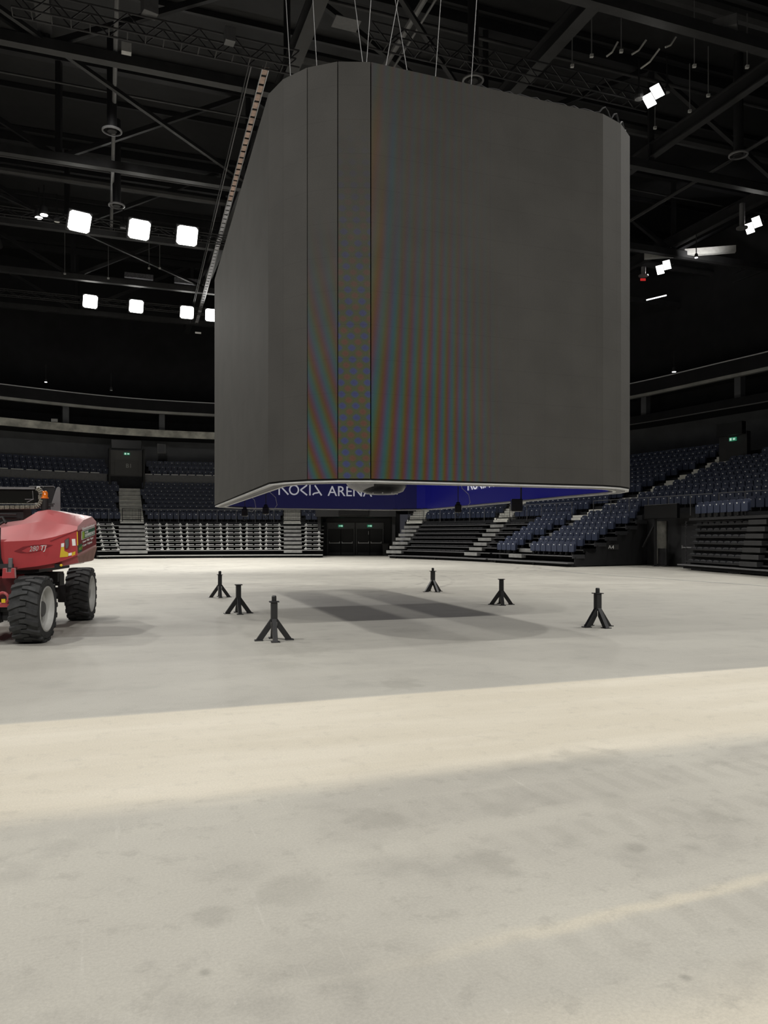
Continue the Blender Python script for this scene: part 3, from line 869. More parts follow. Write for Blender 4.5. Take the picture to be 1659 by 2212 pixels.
def led_material():
    m = bpy.data.materials.new('dark_led_tiles'); m.use_nodes = True
    nt = m.node_tree; N = nt.nodes; K = nt.links; b = N['Principled BSDF']
    def ma(op, a, c=None, d=None):
        n = N.new('ShaderNodeMath'); n.operation = op
        for i, x in enumerate((a, c, d)):
            if x is None: continue
            if isinstance(x, (int, float)): n.inputs[i].default_value = x
            else: K.new(x, n.inputs[i])
        return n.outputs[0]
    def step(x, lo, hi, a=0.0, c=1.0):
        n = N.new('ShaderNodeMapRange'); n.interpolation_type = 'SMOOTHSTEP'
        K.new(x, n.inputs['Value'])
        for k_, v_ in (('From Min', lo), ('From Max', hi), ('To Min', a), ('To Max', c)): n.inputs[k_].default_value = v_
        return n.outputs[0]
    tc = N.new('ShaderNodeUVMap'); tc.uv_map = 'UVMap'
    sx = N.new('ShaderNodeSeparateXYZ'); K.new(tc.outputs[0], sx.inputs[0])
    x, z = sx.outputs[0], sx.outputs[1]          # metres along the front from the corner seam; metres above the lower rim
    zz = ma('SUBTRACT', 6.2, z)
    low = step(z, .0, 4.6, 1, 0)
    # the coloured interference of the pixel grid, strongest near the rounded corner
    def chan(ph, which):
        # front face: near-vertical bands leaning with height
        xa = ma('POWER', ma('MAXIMUM', ma('ADD', x, .05), .001), 1.25)
        p1 = ma('ADD', ma('SUBTRACT', ma('MULTIPLY', xa, 29.0), ma('MULTIPLY', z, ma('MULTIPLY', ma('SUBTRACT', 1.9, x), 1.5))), ph)
        f1 = ma('MULTIPLY', ma('SINE', p1), ma('MULTIPLY', step(x, 1.0, 2.4, 1, 0), step(z, .3, 4.4, .85, .14)))
        # last facet: a grid of round dots
        lat = ma('ADD', ma('SINE', ma('ADD', ma('MULTIPLY', x, 31.0), ma('MULTIPLY', z, 2.2))), ma('SINE', ma('MULTIPLY', z, 37.0)))
        if which == 0: dot = ma('SUBTRACT', step(lat, -1.6, -.3, 1.2, 0), step(lat, .2, 1.3, 0, .4))
        elif which == 1: dot = ma('SUBTRACT', .55, ma('MULTIPLY', ma('ABSOLUTE', lat), .45))
        else: dot = ma('SUBTRACT', step(lat, .2, 1.4, 0, 2.0), .35)
        f2 = ma('MULTIPLY', dot, step(z, .5, 5.6, 1.0, .0))
        # facet before it: slanting bands
        p4 = ma('ADD', ma('ADD', ma('MULTIPLY', x, 27.0), ma('MULTIPLY', ma('POWER', zz, 2.0), -.9)), ph)
        f4 = ma('MULTIPLY', ma('SINE', p4), step(z, .2, 4.2, .75, 0))
        on_front = step(x, -.001, .001)
        on2 = ma('MULTIPLY', step(x, -.501, -.499), step(x, -.001, .001, 1, 0))
        on4 = ma('MULTIPLY', step(x, -1.001, -.999), step(x, -.501, -.499, 1, 0))
        return ma('ADD', ma('ADD', ma('MULTIPLY', f1, on_front), ma('MULTIPLY', f2, on2)), ma('MULTIPLY', f4, on4))
    tile = N.new('ShaderNodeTexNoise'); tile.inputs['Scale'].default_value = 1.3; tile.inputs['Detail'].default_value = 3
    K.new(tc.outputs[0], tile.inputs['Vector'])
    # faint cabinet grid
    gx = ma('LESS_THAN', ma('ABSOLUTE', ma('SUBTRACT', ma('FRACT', ma('ADD', ma('MULTIPLY', x, 2.0), .5)), .5)), .008)
    gz = ma('LESS_THAN', ma('ABSOLUTE', ma('SUBTRACT', ma('FRACT', ma('MULTIPLY', z, 2.0)), .5)), .008)
    seam = ma('MULTIPLY', ma('MAXIMUM', gx, gz), .12)
    pix = N.new('ShaderNodeTexNoise'); pix.inputs['Scale'].default_value = 70; pix.inputs['Detail'].default_value = 2
    K.new(tc.outputs[0], pix.inputs['Vector'])
    amp = .036
    cs = []
    # broad warm and cool bands just right of the corner
    warm = ma('MULTIPLY', ma('MULTIPLY', step(x, -.001, .001), step(x, .12, .34, 1, 0)), step(z, 1.0, 3.4))
    cool = ma('MULTIPLY', ma('MULTIPLY', step(x, .15, .3), step(x, .34, .5, 1, 0)), step(z, 1.0, 2.6))
    fade = step(z, 5.0, 6.0, 1, 0)
    for which, (ph, wv, cv, base) in enumerate(((0.0, .020, -.008, .0590), (2.6, .004, .004, .0570), (3.9, -.008, .013, .0525))):
        v = ma('ADD', base, ma('MULTIPLY', chan(ph, which), (.036, .026, .046)[which]))
        v = ma('ADD', v, ma('MULTIPLY', fade, ma('ADD', ma('MULTIPLY', warm, wv), ma('MULTIPLY', cool, cv))))
        v = ma('MULTIPLY', v, ma('SUBTRACT', step(tile.outputs['Fac'], .3, .7, .94, 1.06), seam))
        v = ma('MULTIPLY', v, step(pix.outputs['Fac'], .3, .7, .95, 1.05))
        cs.append(v)
    cb = N.new('ShaderNodeCombineXYZ')
    for i, v in enumerate(cs): K.new(v, cb.inputs[i])
    K.new(cb.outputs[0], b.inputs['Base Color'])
    b.inputs['Roughness'].default_value = .75; b.inputs['Specular IOR Level'].default_value = .18
    return m
M['led'] = led_material()
CU = thing('screen_cube', 'huge dark grey hanging screen cube with rounded corners over the stands', 'screen', CO+Vector((0, 0, 0)), TH)
po, pi_ = outline(0), outline(-.16)
n = len(po); SEAMS = (n-1, n-2, n-3)
arc = [0.0]
for i in range(1, n+1): arc.append(arc[-1]+(po[i % n]-po[i-1]).length)
# distance along the outside measured from the left end of the near flat face (the last outline point)
base_arc = arc[n-1]; per = arc[n]
for i in range(n):
    a, c = po[i], po[(i+1) % n]; a2, c2 = pi_[i], pi_[(i+1) % n]
    ln0 = (c-a).length; g = (c-a).normalized()*.0
    dn = (c-a).normalized()
    a_ = a+dn*(.008 if i in SEAMS else .0005); c_ = c-dn*(.008 if (i+1) % n in SEAMS else .0005)
    bm = nb(); uvl = bm.loops.layers.uv.new('UVMap')
    P = [(a_.x, a_.y), (c_.x, c_.y), (c2.x, c2.y), (a2.x, a2.y)]
    lo = [bm.verts.new((x, y, Z0)) for x, y in P]; hi = [bm.verts.new((x, y, Z1)) for x, y in P]
    fs = [bm.faces.new(lo[::-1]), bm.faces.new(hi)]
    for k in range(4): fs.append(bm.faces.new((lo[k], lo[(k+1) % 4], hi[(k+1) % 4], hi[k])))
    s0 = arc[i]-base_arc
    if s0 < -per/2: s0 += per
    ln = (c-a).length; d = (c-a).normalized()
    for f in fs:
        for lp in f.loops:
            q = Vector((lp.vert.co.x, lp.vert.co.y))
            lp[uvl].uv = (s0+(q-a).dot(d), lp.vert.co.z-Z0)
    obj('led_wall' if ln > 1 else 'corner_panel', bm, M['led'], CU)
# frame: dark shadow gap, bright lower rim, top rail
def ring_bm(o0, o1, z0, z1):
    A, C = outline(o0), outline(o1); bm = nb(); m_ = len(A)
    v = [[bm.verts.new((p.x, p.y, z)) for p in Q] for Q, z in ((A, z0), (A, z1), (C, z1), (C, z0))]
    for k in range(m_):
        for r in range(4):
            bm.faces.new((v[r][k], v[r][(k+1) % m_], v[(r+1) % 4][(k+1) % m_], v[(r+1) % 4][k]))
    return bm
obj('shadow_gap', ring_bm(-.02, -.30, 2.415, 2.437), M['deep'], CU)
obj('lower_rim', ring_bm(-.015, -.08, 2.392, 2.414), M['ltgrey'], CU)
obj('rim_soffit', ring_bm(-.08, -.24, 2.400, 2.414), M['midgrey'], CU)
obj('inner_rim', ring_bm(-.24, -.30, 2.388, 2.414), M['ltgrey'], CU)
obj('inner_frame', ring_bm(-.17, -.21, 2.44, 8.4), M['deep'], CU)
bm = nb()
for x in (-2.6, 0, 2.6): bar(bm, (x, -5.4, 8.3), (x, 5.4, 8.3), .2, .3)
for y in (-4.8, -1.6, 1.6, 4.8): bar(bm, (-3.1, y, 8.2), (3.1, y, 8.2), .2, .3)
obj('frame_beams', bm, M['steel2'], CU)
bm = nb(); prism(bm, [(p.x, p.y) for p in outline(-.32)], 5.16, 5.24); obj('inner_deck', bm, M['deep'], CU)
# inner screens with the arena name
def inner(hu=3.08, hv=5.58, r=1.15, seg=5):
    pts = []
    for cx, cy, a0 in ((hu-r, -hv+r, -90), (hu-r, hv-r, 0), (-hu+r, hv-r, 90), (-hu+r, -hv+r, 180)):
        for k in range(seg+1):
            a = math.radians(a0+90*k/seg); pts.append(Vector((cx+r*math.cos(a), cy+r*math.sin(a))))
    return pts
ip = inner(); op = inner(3.14, 5.64, 1.2); n = len(ip)
def in_screen(i0, i1, mt):
    bm = nb()
    idx = [k % n for k in range(i0, i1+1)]
    A = [(bm.verts.new((ip[k].x, ip[k].y, 2.42)), bm.verts.new((ip[k].x, ip[k].y, 4.3)), bm.verts.new((op[k].x, op[k].y, 4.3)), bm.verts.new((op[k].x, op[k].y, 2.42))) for k in idx]
    for p, q in zip(A, A[1:]):
        for r in range(4): bm.faces.new((p[r], q[r], q[(r+1) % 4], p[(r+1) % 4]))
    bm.faces.new(A[0]); bm.faces.new(A[-1][::-1])
    return obj('inner_screen', bm, mt, CU)
iR = in_screen(4, 8, M['blue2']); iF = in_screen(8, 15, M['blue']); iL = in_screen(15, 19, M['blue2']); iN = in_screen(19, 28, M['blue'])
def logo(org, right, h, wd, mt, par):
    """NOKIA in the open-stroke lettering, ARENA in plain capitals"""
    right = Vector(right); up = Vector((0, 0, 1)); nrm = right.cross(up)
    R = Matrix((right, up, nrm)).transposed().to_4x4(); Mx = Matrix.Translation(Vector(org)) @ R
    bm = nb(); t = .115*h*1.15
    def seg(p, q):
        p, q = Vector((*p, 0)), Vector((*q, 0)); d = (q-p).normalized(); s = Vector((-d.y, d.x, 0))*t/2
        poly = [(p-s), (q-s), (q+s), (p+s)]
        prism(bm, [(v.x, v.y) for v in poly], 0, .012, Mx)
    nw = wd*.455
    g = nw/4.6
    seg((t/2, 0), (t/2, h)); seg((t/2, h-.05*h), (g*1.02, .04*h))
    cx, r0 = g*1.62, h*.5
    A = [(cx+r0*math.cos(2*PI*k/28), r0+r0*math.sin(2*PI*k/28)) for k in range(29)]
    I = [(cx+(r0-t)*math.cos(2*PI*k/28), r0+(r0-t)*math.sin(2*PI*k/28)) for k in range(29)]
    for k in range(28): prism(bm, [A[k], A[k+1], I[k+1], I[k]], 0, .012, Mx)
    seg((g*3.0, h*.98), (g*2.3, h*.5)); seg((g*2.3, h*.5), (g*3.0, .02*h))
    seg((g*3.3, 0), (g*3.3, h))
    seg((g*3.82, h*.98), (g*4.55, .02*h)); seg((g*3.6, .05*h), (g*3.72, .20*h)); seg((g*3.72, .20*h), (g*4.25, .30*h))
    obj('lettering', bm, mt, par)
    text('lettering', 'ARENA', h*1.38, Mx @ Vector((wd*.515, 0, 0)), right, up, mt, par, ext=.006, width=wd*.485)
logo((-1.42, 5.565, 2.80), (1, 0, 0), .31, 2.95, M['logo'], iF)
logo((3.065, 1.72, 2.80), (0, -1, 0), .31, 2.95, M['logo2'], iR)
# round camera dome at the centre
DM = thing('ceiling_dome', 'black round dome with grey ring hanging inside the screen cube', 'dome', CO+Vector((0, 0, 2.5)), TH)
bm = nb(); lathe(bm, [(.0, .10), (.35, .11), (.56, .20), (.68, .40), (.68, .6), (.0, .6)], 40); obj('ring', bm, M['ltgrey'], DM, smooth=True)
bm = nb(); lathe(bm, [(.0, .03), (.3, .045), (.48, .11), (.56, .24), (.56, .4), (0, .4)], 40, Matrix.Translation((.17, -.12, 0))); obj('dome_cover', bm, M['board'], DM, smooth=True)
for k in range(10):
    a = 2*PI*k/10
    bm = nb(); lathe(bm, [(.016, -.01), (.016, .01)], 8, Matrix.Translation((.17+.36*math.cos(a), -.12+.36*math.sin(a), .06))); obj('indicator', bm, M['plate'], DM)
bm = nb(); tube(bm, [(0, 0, .5), (0, 0, 2.7)], .06); obj('stem', bm, M['steel2'], DM)

# chain hoists and a loudspeaker hanging through the open cube
def hoist(p, label, curve=True):
    H = thing('chain_hoist', label, 'hoist', p)
    bm = nb(); box(bm, (0, 0, 0), (.16, .14, .2)); box(bm, (0, 0, .12), (.1, .1, .08)); obj('motor', bm, M['board'], H, bevel=.02)
    bm = nb(); tube(bm, [(0, 0, .15), (0, 0, 5.2-p.z-.05)], .011, 6); obj('chain', bm, M['steel2'], H)
    bm = nb(); tube(bm, [(0, 0, -.1), (.04, 0, -.16), (.0, 0, -.22), (-.05, 0, -.18), (-.05, 0, -.14)], .012, 6); obj('hook', bm, M['steel2'], H)
    if curve:
        bm = nb(); tube(bm, [(.06, 0, .05), (.2, .0, .02), (.3, 0, .15), (.26, 0, .35), (.1, 0, .5), (.04, 0, .7), (.02, 0, 1.4)], .009, 6); obj('control_cable', bm, M['ltgrey'], H)
    return H
hoist(Vector((-3.8, 21, 2.24)), 'leftmost small black hoist with looped white cable under the screen cube')
hoist(Vector((-3.15, 20.5, 2.28)), 'second black hoist from the left under the screen cube')
hoist(Vector((1.83, 19, 2.28)), 'black hoist hanging right of the dome below the blue screen')
spk = thing('loudspeaker', 'small black loudspeaker on a pole below the right blue lettering', 'speaker', Vector((2.98, 17.0, 2.28)))
bm = nb(); box(bm, (-.05, 0, 0), (.24, .2, .28)); obj('cabinet', bm, M['board'], spk, bevel=.015)
bm = nb(); tube(bm, [(.06, .05, -.02), (.06, .05, 2.9)], .018, 6); obj('pole', bm, M['steel2'], spk)

# suspension wires from the cube up to the roof
for px, py, lean, lab in ((629, 165, -.06, 'leftmost steel wire above the screen cube'), (686, 147, -.06, 'second steel wire from the left above the screen cube'),
                          (787, 137, -.13, 'left-leaning steel wire at the cube corner'), (790, 137, .07, 'right-leaning steel wire at the cube corner'),
                          (829, 142, .185, 'steel wire leaning right behind the rounded corner'), (884, 155, -.17, 'steel wire leaning left over the wide face'),
                          (939, 165, .07, 'second steel wire from the right above the screen cube'), (1016, 185, .065, 'rightmost steel wire above the screen cube')):
    z = 8.50; d = (z-EYE)*FPX/(HOR-py)+.12; x = (px-FW/2)/FPX*d
    bm = nb(); tube(bm, [(x, d, z-.1), (x+lean*12, d, z+12)], .0055, 6)
    tag(obj('suspension_wire', bm, M['wire']), lab, 'wire', 'wires holding the screen cube')
# cable loops on the near right top edge
tp = outline(-.08)
bm = nb(); pts = []
a, c = Vector((-2.0, -5.8)), Vector((2.06, -5.8))
for k in range(41):
    q = a.lerp(c, k/40); pts.append((*q, Z1+.03+.05*abs(math.sin(k*1.3))*(k > 16)))
for k in range(1, 25):
    t_ = k/24; j = t_*4; i0 = min(int(j), 3); q = tp[i0].lerp(tp[i0+1], j-i0); pts.append((q.x, q.y, Z1+.04+.16*abs(math.sin(k*.8))))
tube(bm, pts, .014, 6); obj('power_cable', bm, M['steel'], CU)
bm = nb(); tube(bm, [(1.4, -5.4, Z1+.14), (3.5, -4.2, Z1+.02)], .03, 6); obj('top_rail', bm, M['alu'], CU)

# the long sides lean a little off square in plan
SH = .042
for o in list(CU.children)+[g for c_ in CU.children for g in c_.children]:
    for vtx in o.data.vertices: vtx.co.x = -3.39+(vtx.co.x+3.39)*.977+SH*(vtx.co.y+5.9)

# ------------------------------------------------------------------ support stands on the floor
def make_stand(pin, label):
    S = thing('support_stand', label, 'stand', (0, 0, 0), 0, 'black support stands under the cube')
    bm = nb(); box(bm, (0, 0, .435), (.10, .10, .30)); obj('column', bm, M['stand'], S, bevel=.006)
    bm = nb(); box(bm, (0, 0, .592), (.15, .15, .014)); obj('top_plate', bm, M['stand'], S, bevel=.002)
    if pin:
        bm = nb(); lathe(bm, [(.036, .595), (.036, .67), (.028, .685)], 20); obj('pin', bm, M['stand'], S)
    for k in range(4):
        a = PI/2*k; R = Matrix.Rotation(a, 4, 'Z')
        bm = nb(); t = .036
        # slanting rectangular tube, cut square to the column and the foot
        poly = [(.05, .335), (.05, .19), (.175, .014), (.275, .014)]
        Mx = R @ Matrix(((1, 0, 0, 0), (0, 0, -1, 0), (0, 1, 0, 0), (0, 0, 0, 1)))
        prism(bm, poly, -t, t, Mx)
        lg = obj('leg', bm, M['stand'], S, bevel=.004)
        bm = nb(); box(bm, R @ Vector((.235, 0, .007)), (.13, .13, .014), R.to_3x3()); obj('foot_plate', bm, M['stand'], lg, bevel=.002)
    return S
sd = [(592, 1383, 5, True, 'black stand nearest the viewer, with a pin, at the left front of the row'),
      (515, 1325, 8, False, 'black stand without a pin, middle of the left row'),
      (475, 1290, 4, True, 'small distant black stand with a pin, rear of the left row'),
      (1291, 1354, 38, True, 'black stand with a pin, front of the right row'),
      (1083, 1306, 8, False, 'black stand without a pin, middle of the right row'),
      (935, 1278, 33, True, 'small distant black stand with a pin, rear of the right row')]
protoP = protoN = None
for px, py, rz, pin, lab in sd:
    y = EYE*FPX/(py-HOR); x = (px-FW/2)/FPX*y
    pr = protoP if pin else protoN
    a = math.radians(rz)-math.atan2(x, y)
    if pr is None:
        pr = make_stand(pin, lab); pr.location = (x, y, 0); pr.rotation_euler = (0, 0, a)
        if pin: protoP = pr
        else: protoN = pr
    else: dup(pr, (x, y, 0), a, lab)

# ------------------------------------------------------------------ red boom lift
PH = math.radians(8.8)
LT = Vector((-4.78, 12.0, 0))
LX = Vector((math.cos(PH), math.sin(PH), 0)); LY = Vector((-math.sin(PH), math.cos(PH), 0))
lift = thing('boom_lift', 'red boom lift with black tyres at the left edge of the floor', 'boom lift', LT, PH)
def side(px, py, y=0.0):
    """photograph point on the machine's near side, in its own axes"""
    r = (px-FW/2)/FPX
    O = LT+LY*y
    a = (O.y*r-O.x)/(LX.x-LX.y*r)
    d = O.y+LX.y*a
    return Vector((a, y, EYE+(HOR-py)/FPX*d))
YC = 1.05
sec = [  # x, bottom, low side, crease, shoulder, ridge(y, z), centre top
    (-1.75, (.10, 1.12), (0, 1.18), (0, 1.49), (.16, 1.66), (.55, 1.76), 1.76),
    (-1.20, (.06, 1.09), (0, 1.14), (0, 1.51), (.16, 1.72), (.50, 1.82), 1.82),
    (-.95, (.05, 1.075), (0, 1.12), (0, 1.52), (.18, 1.77), (.52, 1.86), 1.86),
    (-.74, (.05, 1.075), (0, 1.125), (0, 1.53), (.20, 1.81), (.55, 2.00), 2.00),
    (-.58, (.05, 1.085), (0, 1.14), (0, 1.54), (.22, 1.83), (.58, 2.03), 2.03),
    (-.36, (.06, 1.11), (0, 1.18), (0, 1.585), (.20, 1.80), (.56, 1.985), 1.99),
    (-.16, (.08, 1.15), (0, 1.24), (0, 1.645), (.12, 1.78), (.50, 1.935), 1.96),
    (-.01, (.10, 1.18), (0, 1.30), (0, 1.69), (.04, 1.75), (.45, 1.86), 1.93)]
rowsv = []
for x, b_, s_, c_, u_, r_, zt in sec:
    h = [(YC, b_[1]-.0), b_, s_, (0, (s_[1]+c_[1])/2), c_, u_, r_, (YC, zt)]
    full = h + [(2*YC-y, z) for y, z in h[-2:0:-1]]
    lean = .42 if x > -.05 else (.2 if x > -.2 else 0)
    rowsv.append([Vector((x-lean*max(0, y-YC), y, z)) for y, z in full])
bm = nb()
Rv = [[bm.verts.new(p) for p in r] for r in rowsv]; nn = len(Rv[0])
for A, C in zip(Rv, Rv[1:]):
    for k in range(nn): bm.faces.new((A[k], A[(k+1) % nn], C[(k+1) % nn], C[k]))
bm.faces.new(Rv[0])
last = Rv[-1]
tc_ = bm.verts.new((.06, YC, 1.845)); tb_ = bm.verts.new((.06, YC, 1.45)); tl_ = bm.verts.new((.0, YC, 1.19))
# roof to tail edge, tail face, lower chamfer
bm.faces.new((last[5], last[6], last[7], tc_)); bm.faces.new((last[7], last[8], last[9], tc_))
bm.faces.new((last[2], last[3], last[4], last[5], tc_, tb_)); bm.faces.new((last[12], last[11], last[10], last[9], tc_, tb_))
bm.faces.new((last[1], last[2], tb_, tl_)); bm.faces.new((last[13], last[12], tb_, tl_))
bm.faces.new((last[0], last[1], tl_)); bm.faces.new((last[0], last[13], tl_))
hood = obj('hood', bm, M['red'], lift, smooth=True)
md = hood.modifiers.new('edges', 'EDGE_SPLIT'); md.split_angle = math.radians(24)
# lower skirt lip, tail panel, tail trim
bm = nb()
pts = [side(38, 1227, -.012), side(80, 1222, -.012), side(120, 1215, -.012), side(150, 1205, -.012), side(169, 1197, -.012)]
for p, q in zip(pts, pts[1:]): bar(bm, p, q, .02, .018)
obj('skirt_lip', bm, M['red'], lift)
e_ = Vector((.06, YC, 0)).normalized()
def tail(t, z, off=.006): return Vector((0, 0, z))+e_*t+Vector((e_.y, -e_.x, 0))*off
bm = nb()
q4 = [Vector((.006, .02, 1.285)), Vector((.065, 1.03, 1.43)), Vector((.012, 1.0, 1.20)), Vector((-.0, .11, 1.185))]
off = Vector((.012, 0, -.006)); v = [bm.verts.new(p+off) for p in q4]+[bm.verts.new(p-Vector((.05, 0, 0))) for p in q4]
bm.faces.new(v[:4]); bm.faces.new(v[4:][::-1])
for k in range(4): bm.faces.new((v[k], v[(k+1) % 4], v[4+(k+1) % 4], v[4+k]))
obj('tail_panel', bm, M['dust'], lift)
bm = nb()
q4 = [tail(.02, 1.68), tail(1.03, 1.79), tail(1.03, 1.46), tail(.02, 1.33)]
inn = [p-Vector((.02, 0, 0)) for p in q4]
v = [bm.verts.new(p) for p in q4]+[bm.verts.new(p) for p in inn]
bm.faces.new(v[:4]); bm.faces.new(v[4:][::-1])
for k in range(4): bm.faces.new((v[k], v[(k+1) % 4], v[4+(k+1) % 4], v[4+k]))
tp_ = obj('tail_cover', bm, M['redd'], lift)
sl = Vector((e_.x, e_.y, .115)).normalized(); upv = Vector((0, 0, 1))
def decal(t0, t1, z0, z1, m_, off=.010):
    bm = nb(); q = [tail(t0, z0+.115*t0, off), tail(t1, z0+.115*t1, off), tail(t1, z1+.115*t1, off), tail(t0, z1+.115*t0, off)]
    v = [bm.verts.new(p) for p in q]+[bm.verts.new(p-Vector((.004, 0, 0))) for p in q]
    bm.faces.new(v[:4]); bm.faces.new(v[4:][::-1])
    for k in range(4): bm.faces.new((v[k], v[(k+1) % 4], v[4+(k+1) % 4], v[4+k]))
    return bm
obj('decal', decal(.18, .93, 1.515, 1.655, M['plate']), M['plate'], tp_)
obj('decal', decal(.195, .915, 1.525, 1.645, M['green'], .014), M['green'], tp_)
obj('decal', decal(.20, .30, 1.53, 1.64, M['lime'], .017), M['lime'], tp_)
text('lettering', 'RAKENNUSKONE OY', .075, tail(.33, 1.540+.115*.33, .018), sl, upv, M['plate'], tp_, .001, width=.56)
text('lettering', 'KONE', .05, tail(.33, 1.600+.115*.33, .018), sl, upv, M['plate'], tp_, .001, width=.18)
text('lettering', 'Rakennuskonevuokraamo', .07, tail(.19, 1.665+.115*.19, .012), sl, upv, M['plate'], tp_, .001, width=.72)
text('lettering', '• Laavut • Mökit • Myynti', .05, tail(.2, 1.465+.115*.2, .012), sl, upv, M['plate'], tp_, .001, width=.62)
text('lettering', '• Lavat • Kuljetus', .05, tail(.2, 1.405+.115*.2, .012), sl, upv, M['plate'], tp_, .001, width=.56)
obj('decal', decal(.01, .2, 1.34, 1.46, M['green']), M['green'], tp_)
text('lettering', 'nk.fi', .08, tail(.02, 1.375, .013), sl, upv, M['lime'], tp_, .001, width=.17)
# side stickers, model name, latch recess
def patch(name, pxs, m_, th=.004, y=-.005):
    bm = nb(); P = [side(px, py, y) for px, py in pxs]
    v = [bm.verts.new(p) for p in P]+[bm.verts.new(p+Vector((0, th, 0))) for p in P]; k_ = len(P)
    bm.faces.new(v[:k_]); bm.faces.new(v[k_:][::-1])
    for k in range(k_): bm.faces.new((v[k], v[(k+1) % k_], v[k_+(k+1) % k_], v[k_+k]))
    return obj(name, bm, m_, hood)
patch('name_recess', [(30, 1191), (50, 1181), (75, 1177), (100, 1176), (115, 1177.5), (103, 1183), (85, 1191), (65, 1195), (45, 1195)], M['redd'], .003, -.003)
patch('name_recess_face', [(46, 1190.5), (60, 1183), (80, 1179), (98, 1178), (104, 1179), (90, 1187), (75, 1192.5), (58, 1194)], M['red'], .003, -.006)
p0 = side(63, 1191.5, -.012)
text('model_name', '280', .112, p0, (1, 0, .10), (0, 0, 1), M['ltgrey'], hood, .002, .25, width=.135)
text('model_name', 'TJ', .112, p0+Vector((.150, 0, .014)), (1, 0, .10), (0, 0, 1), M['white'], hood, .002, .25, width=.085)
patch('sticker', [(132, 1182), (138.5, 1181.5), (139, 1190), (147.5, 1194), (147, 1202.5), (129, 1204)], M['yellow'])
patch('sticker', [(132.2, 1174), (138.8, 1173), (138.3, 1181.2), (132, 1181.8)], M['plate'])
patch('sticker', [(155, 1164.5), (162.5, 1164), (163.7, 1178.5), (156.3, 1179)], M['plate'])
patch('sticker', [(148, 1195), (155, 1193.5), (154.8, 1199.5), (147.6, 1201)], M['plate'])
patch('sticker', [(155.5, 1193.5), (163, 1191), (162.6, 1200), (155.2, 1202)], M['yellow'])
patch('sticker', [(165.8, 1149), (167.6, 1148.5), (168.6, 1178), (166.8, 1178.5)], M['yred'])
patch('latch_recess', [(139.5, 1167), (144, 1163), (149.5, 1161), (150.5, 1178), (148, 1186), (143, 1188), (139.5, 1186)], M['redd'], .004, -.004)
patch('latch', [(140.5, 1168), (143, 1165), (148.3, 1163), (148.5, 1177), (146, 1184), (142, 1185)], M['hub'], .01, -.012)
patch('door_seam', [(163, 1146), (168, 1144), (168.5, 1146), (110, 1170), (107, 1169)], M['redd'], .003, -.003)
bm = nb(); lathe(bm, [(.02, 0), (.02, .03), (.012, .034)], 14, Matrix.Translation(side(133, 1221, -.06)) @ Matrix.Rotation(PI/2, 4, 'X')); obj('tie_down_eye', bm, M['yred'], lift)
bm = nb(); box(bm, side(127, 1222, .02), (.10, .1, .05)); obj('tie_down_slot', bm, M['deep'], lift)
# turret base, turntable, chassis, axles
bm = nb(); lathe(bm, [(.62, .98), (.62, 1.10)], 40, Matrix.Translation((-1.5, 1.24, 0))); obj('turntable', bm, M['black'], lift)
bm = nb(); box(bm, (-1.35, 1.05, 1.06), (1.5, 1.9, .06)); obj('turret_floor', bm, M['black'], lift)
bm = nb(); box(bm, (-1.15, 1.2, .91), (1.2, .4, .16)); box(bm, (-.66, 1.25, .86), (.24, .3, .2)); lathe(bm, [(.06, .98), (.06, 1.01)], 14, Matrix.Translation((-.8, 1.1, 0))); obj('cable_housing', bm, M['black'], lift, bevel=.01)
bm = nb()
box(bm, (-1.55, 1.24, .77), (.95, 3.0, .42)); box(bm, (-1.55, -.3, .80), (1.05, .5, .36))
ch = obj('chassis', bm, M['redd'], lift, bevel=.02)
bm = nb()
prism(bm, [(-.09, 0), (.09, 0), (.08, .15), (.04, .15), (.035, .09), (-.035, .09), (-.04, .15), (-.08, .15)], -.04, .04, Matrix.Translation(side(20, 1249, -.5)) @ Matrix(((1, 0, 0, 0), (0, 0, -1, 0), (0, 1, 0, 0), (0, 0, 0, 1))))
obj('lock_fork', bm, M['red'], ch, bevel=.006)
bm = nb(); c = side(6, 1293, -.62)
ringp = [c+Vector((.075*math.cos(t), 0, .085*math.sin(t)+.0)) for t in [2*PI*k/20 for k in range(21)]]
tube(bm, ringp, .022, 8, cap=False); box(bm, c+Vector((0, .0, -.10)), (.2, .045, .05)); obj('tow_ring', bm, M['red'], ch)
bm = nb(); box(bm, side(7.5, 1298, -.66), (.055, .012, .055)); obj('ring_sticker', bm, M['yred'], ch)
bm = nb(); box(bm, side(23, 1216, -.03), (.055, .05, .15)); box(bm, side(22, 1232, -.02), (.05, .05, .06)); obj('turret_lock', bm, M['midgrey'], lift, bevel=.006)
bm = nb(); box(bm, side(-12, 1223, -.02), (.55, .06, .07)); obj('turret_sill', bm, M['steel'], lift)
bm = nb(); grid(bm, [[side(2, 1140, -.01), side(1, 1175, -.02), side(3, 1205, -.02), side(10, 1224, -.01)], [side(-25, 1130, -.02), side(-25, 1175, -.04), side(-25, 1205, -.04), side(-25, 1224, -.02)]]); 
gx_ = bmesh.ops.solidify(bm, geom=bm.faces[:], thickness=.03)
obj('side_pod', bm, M['steel2'], lift)
for y in (-.32, 2.8):
    bm = nb(); bar(bm, (-2.35, y, .52), (-.72, y, .52), .2, .22); box(bm, (-.86, y, .52), (.22, .3, .34)); box(bm, (-2.25, y, .52), (.22, .3, .34)); obj('axle', bm, M['steel2'], lift, bevel=.02)
bm = nb(); bar(bm, (-1.25, -.52, .50), (-.82, -.45, .50), .05, .05); tube(bm, [(-1.03, -.62, .32), (-1.03, -.62, .52)], .012, 8); box(bm, (-1.12, -.5, .42), (.3, .25, .2)); obj('steering_link', bm, M['steel2'], lift, bevel=.01)
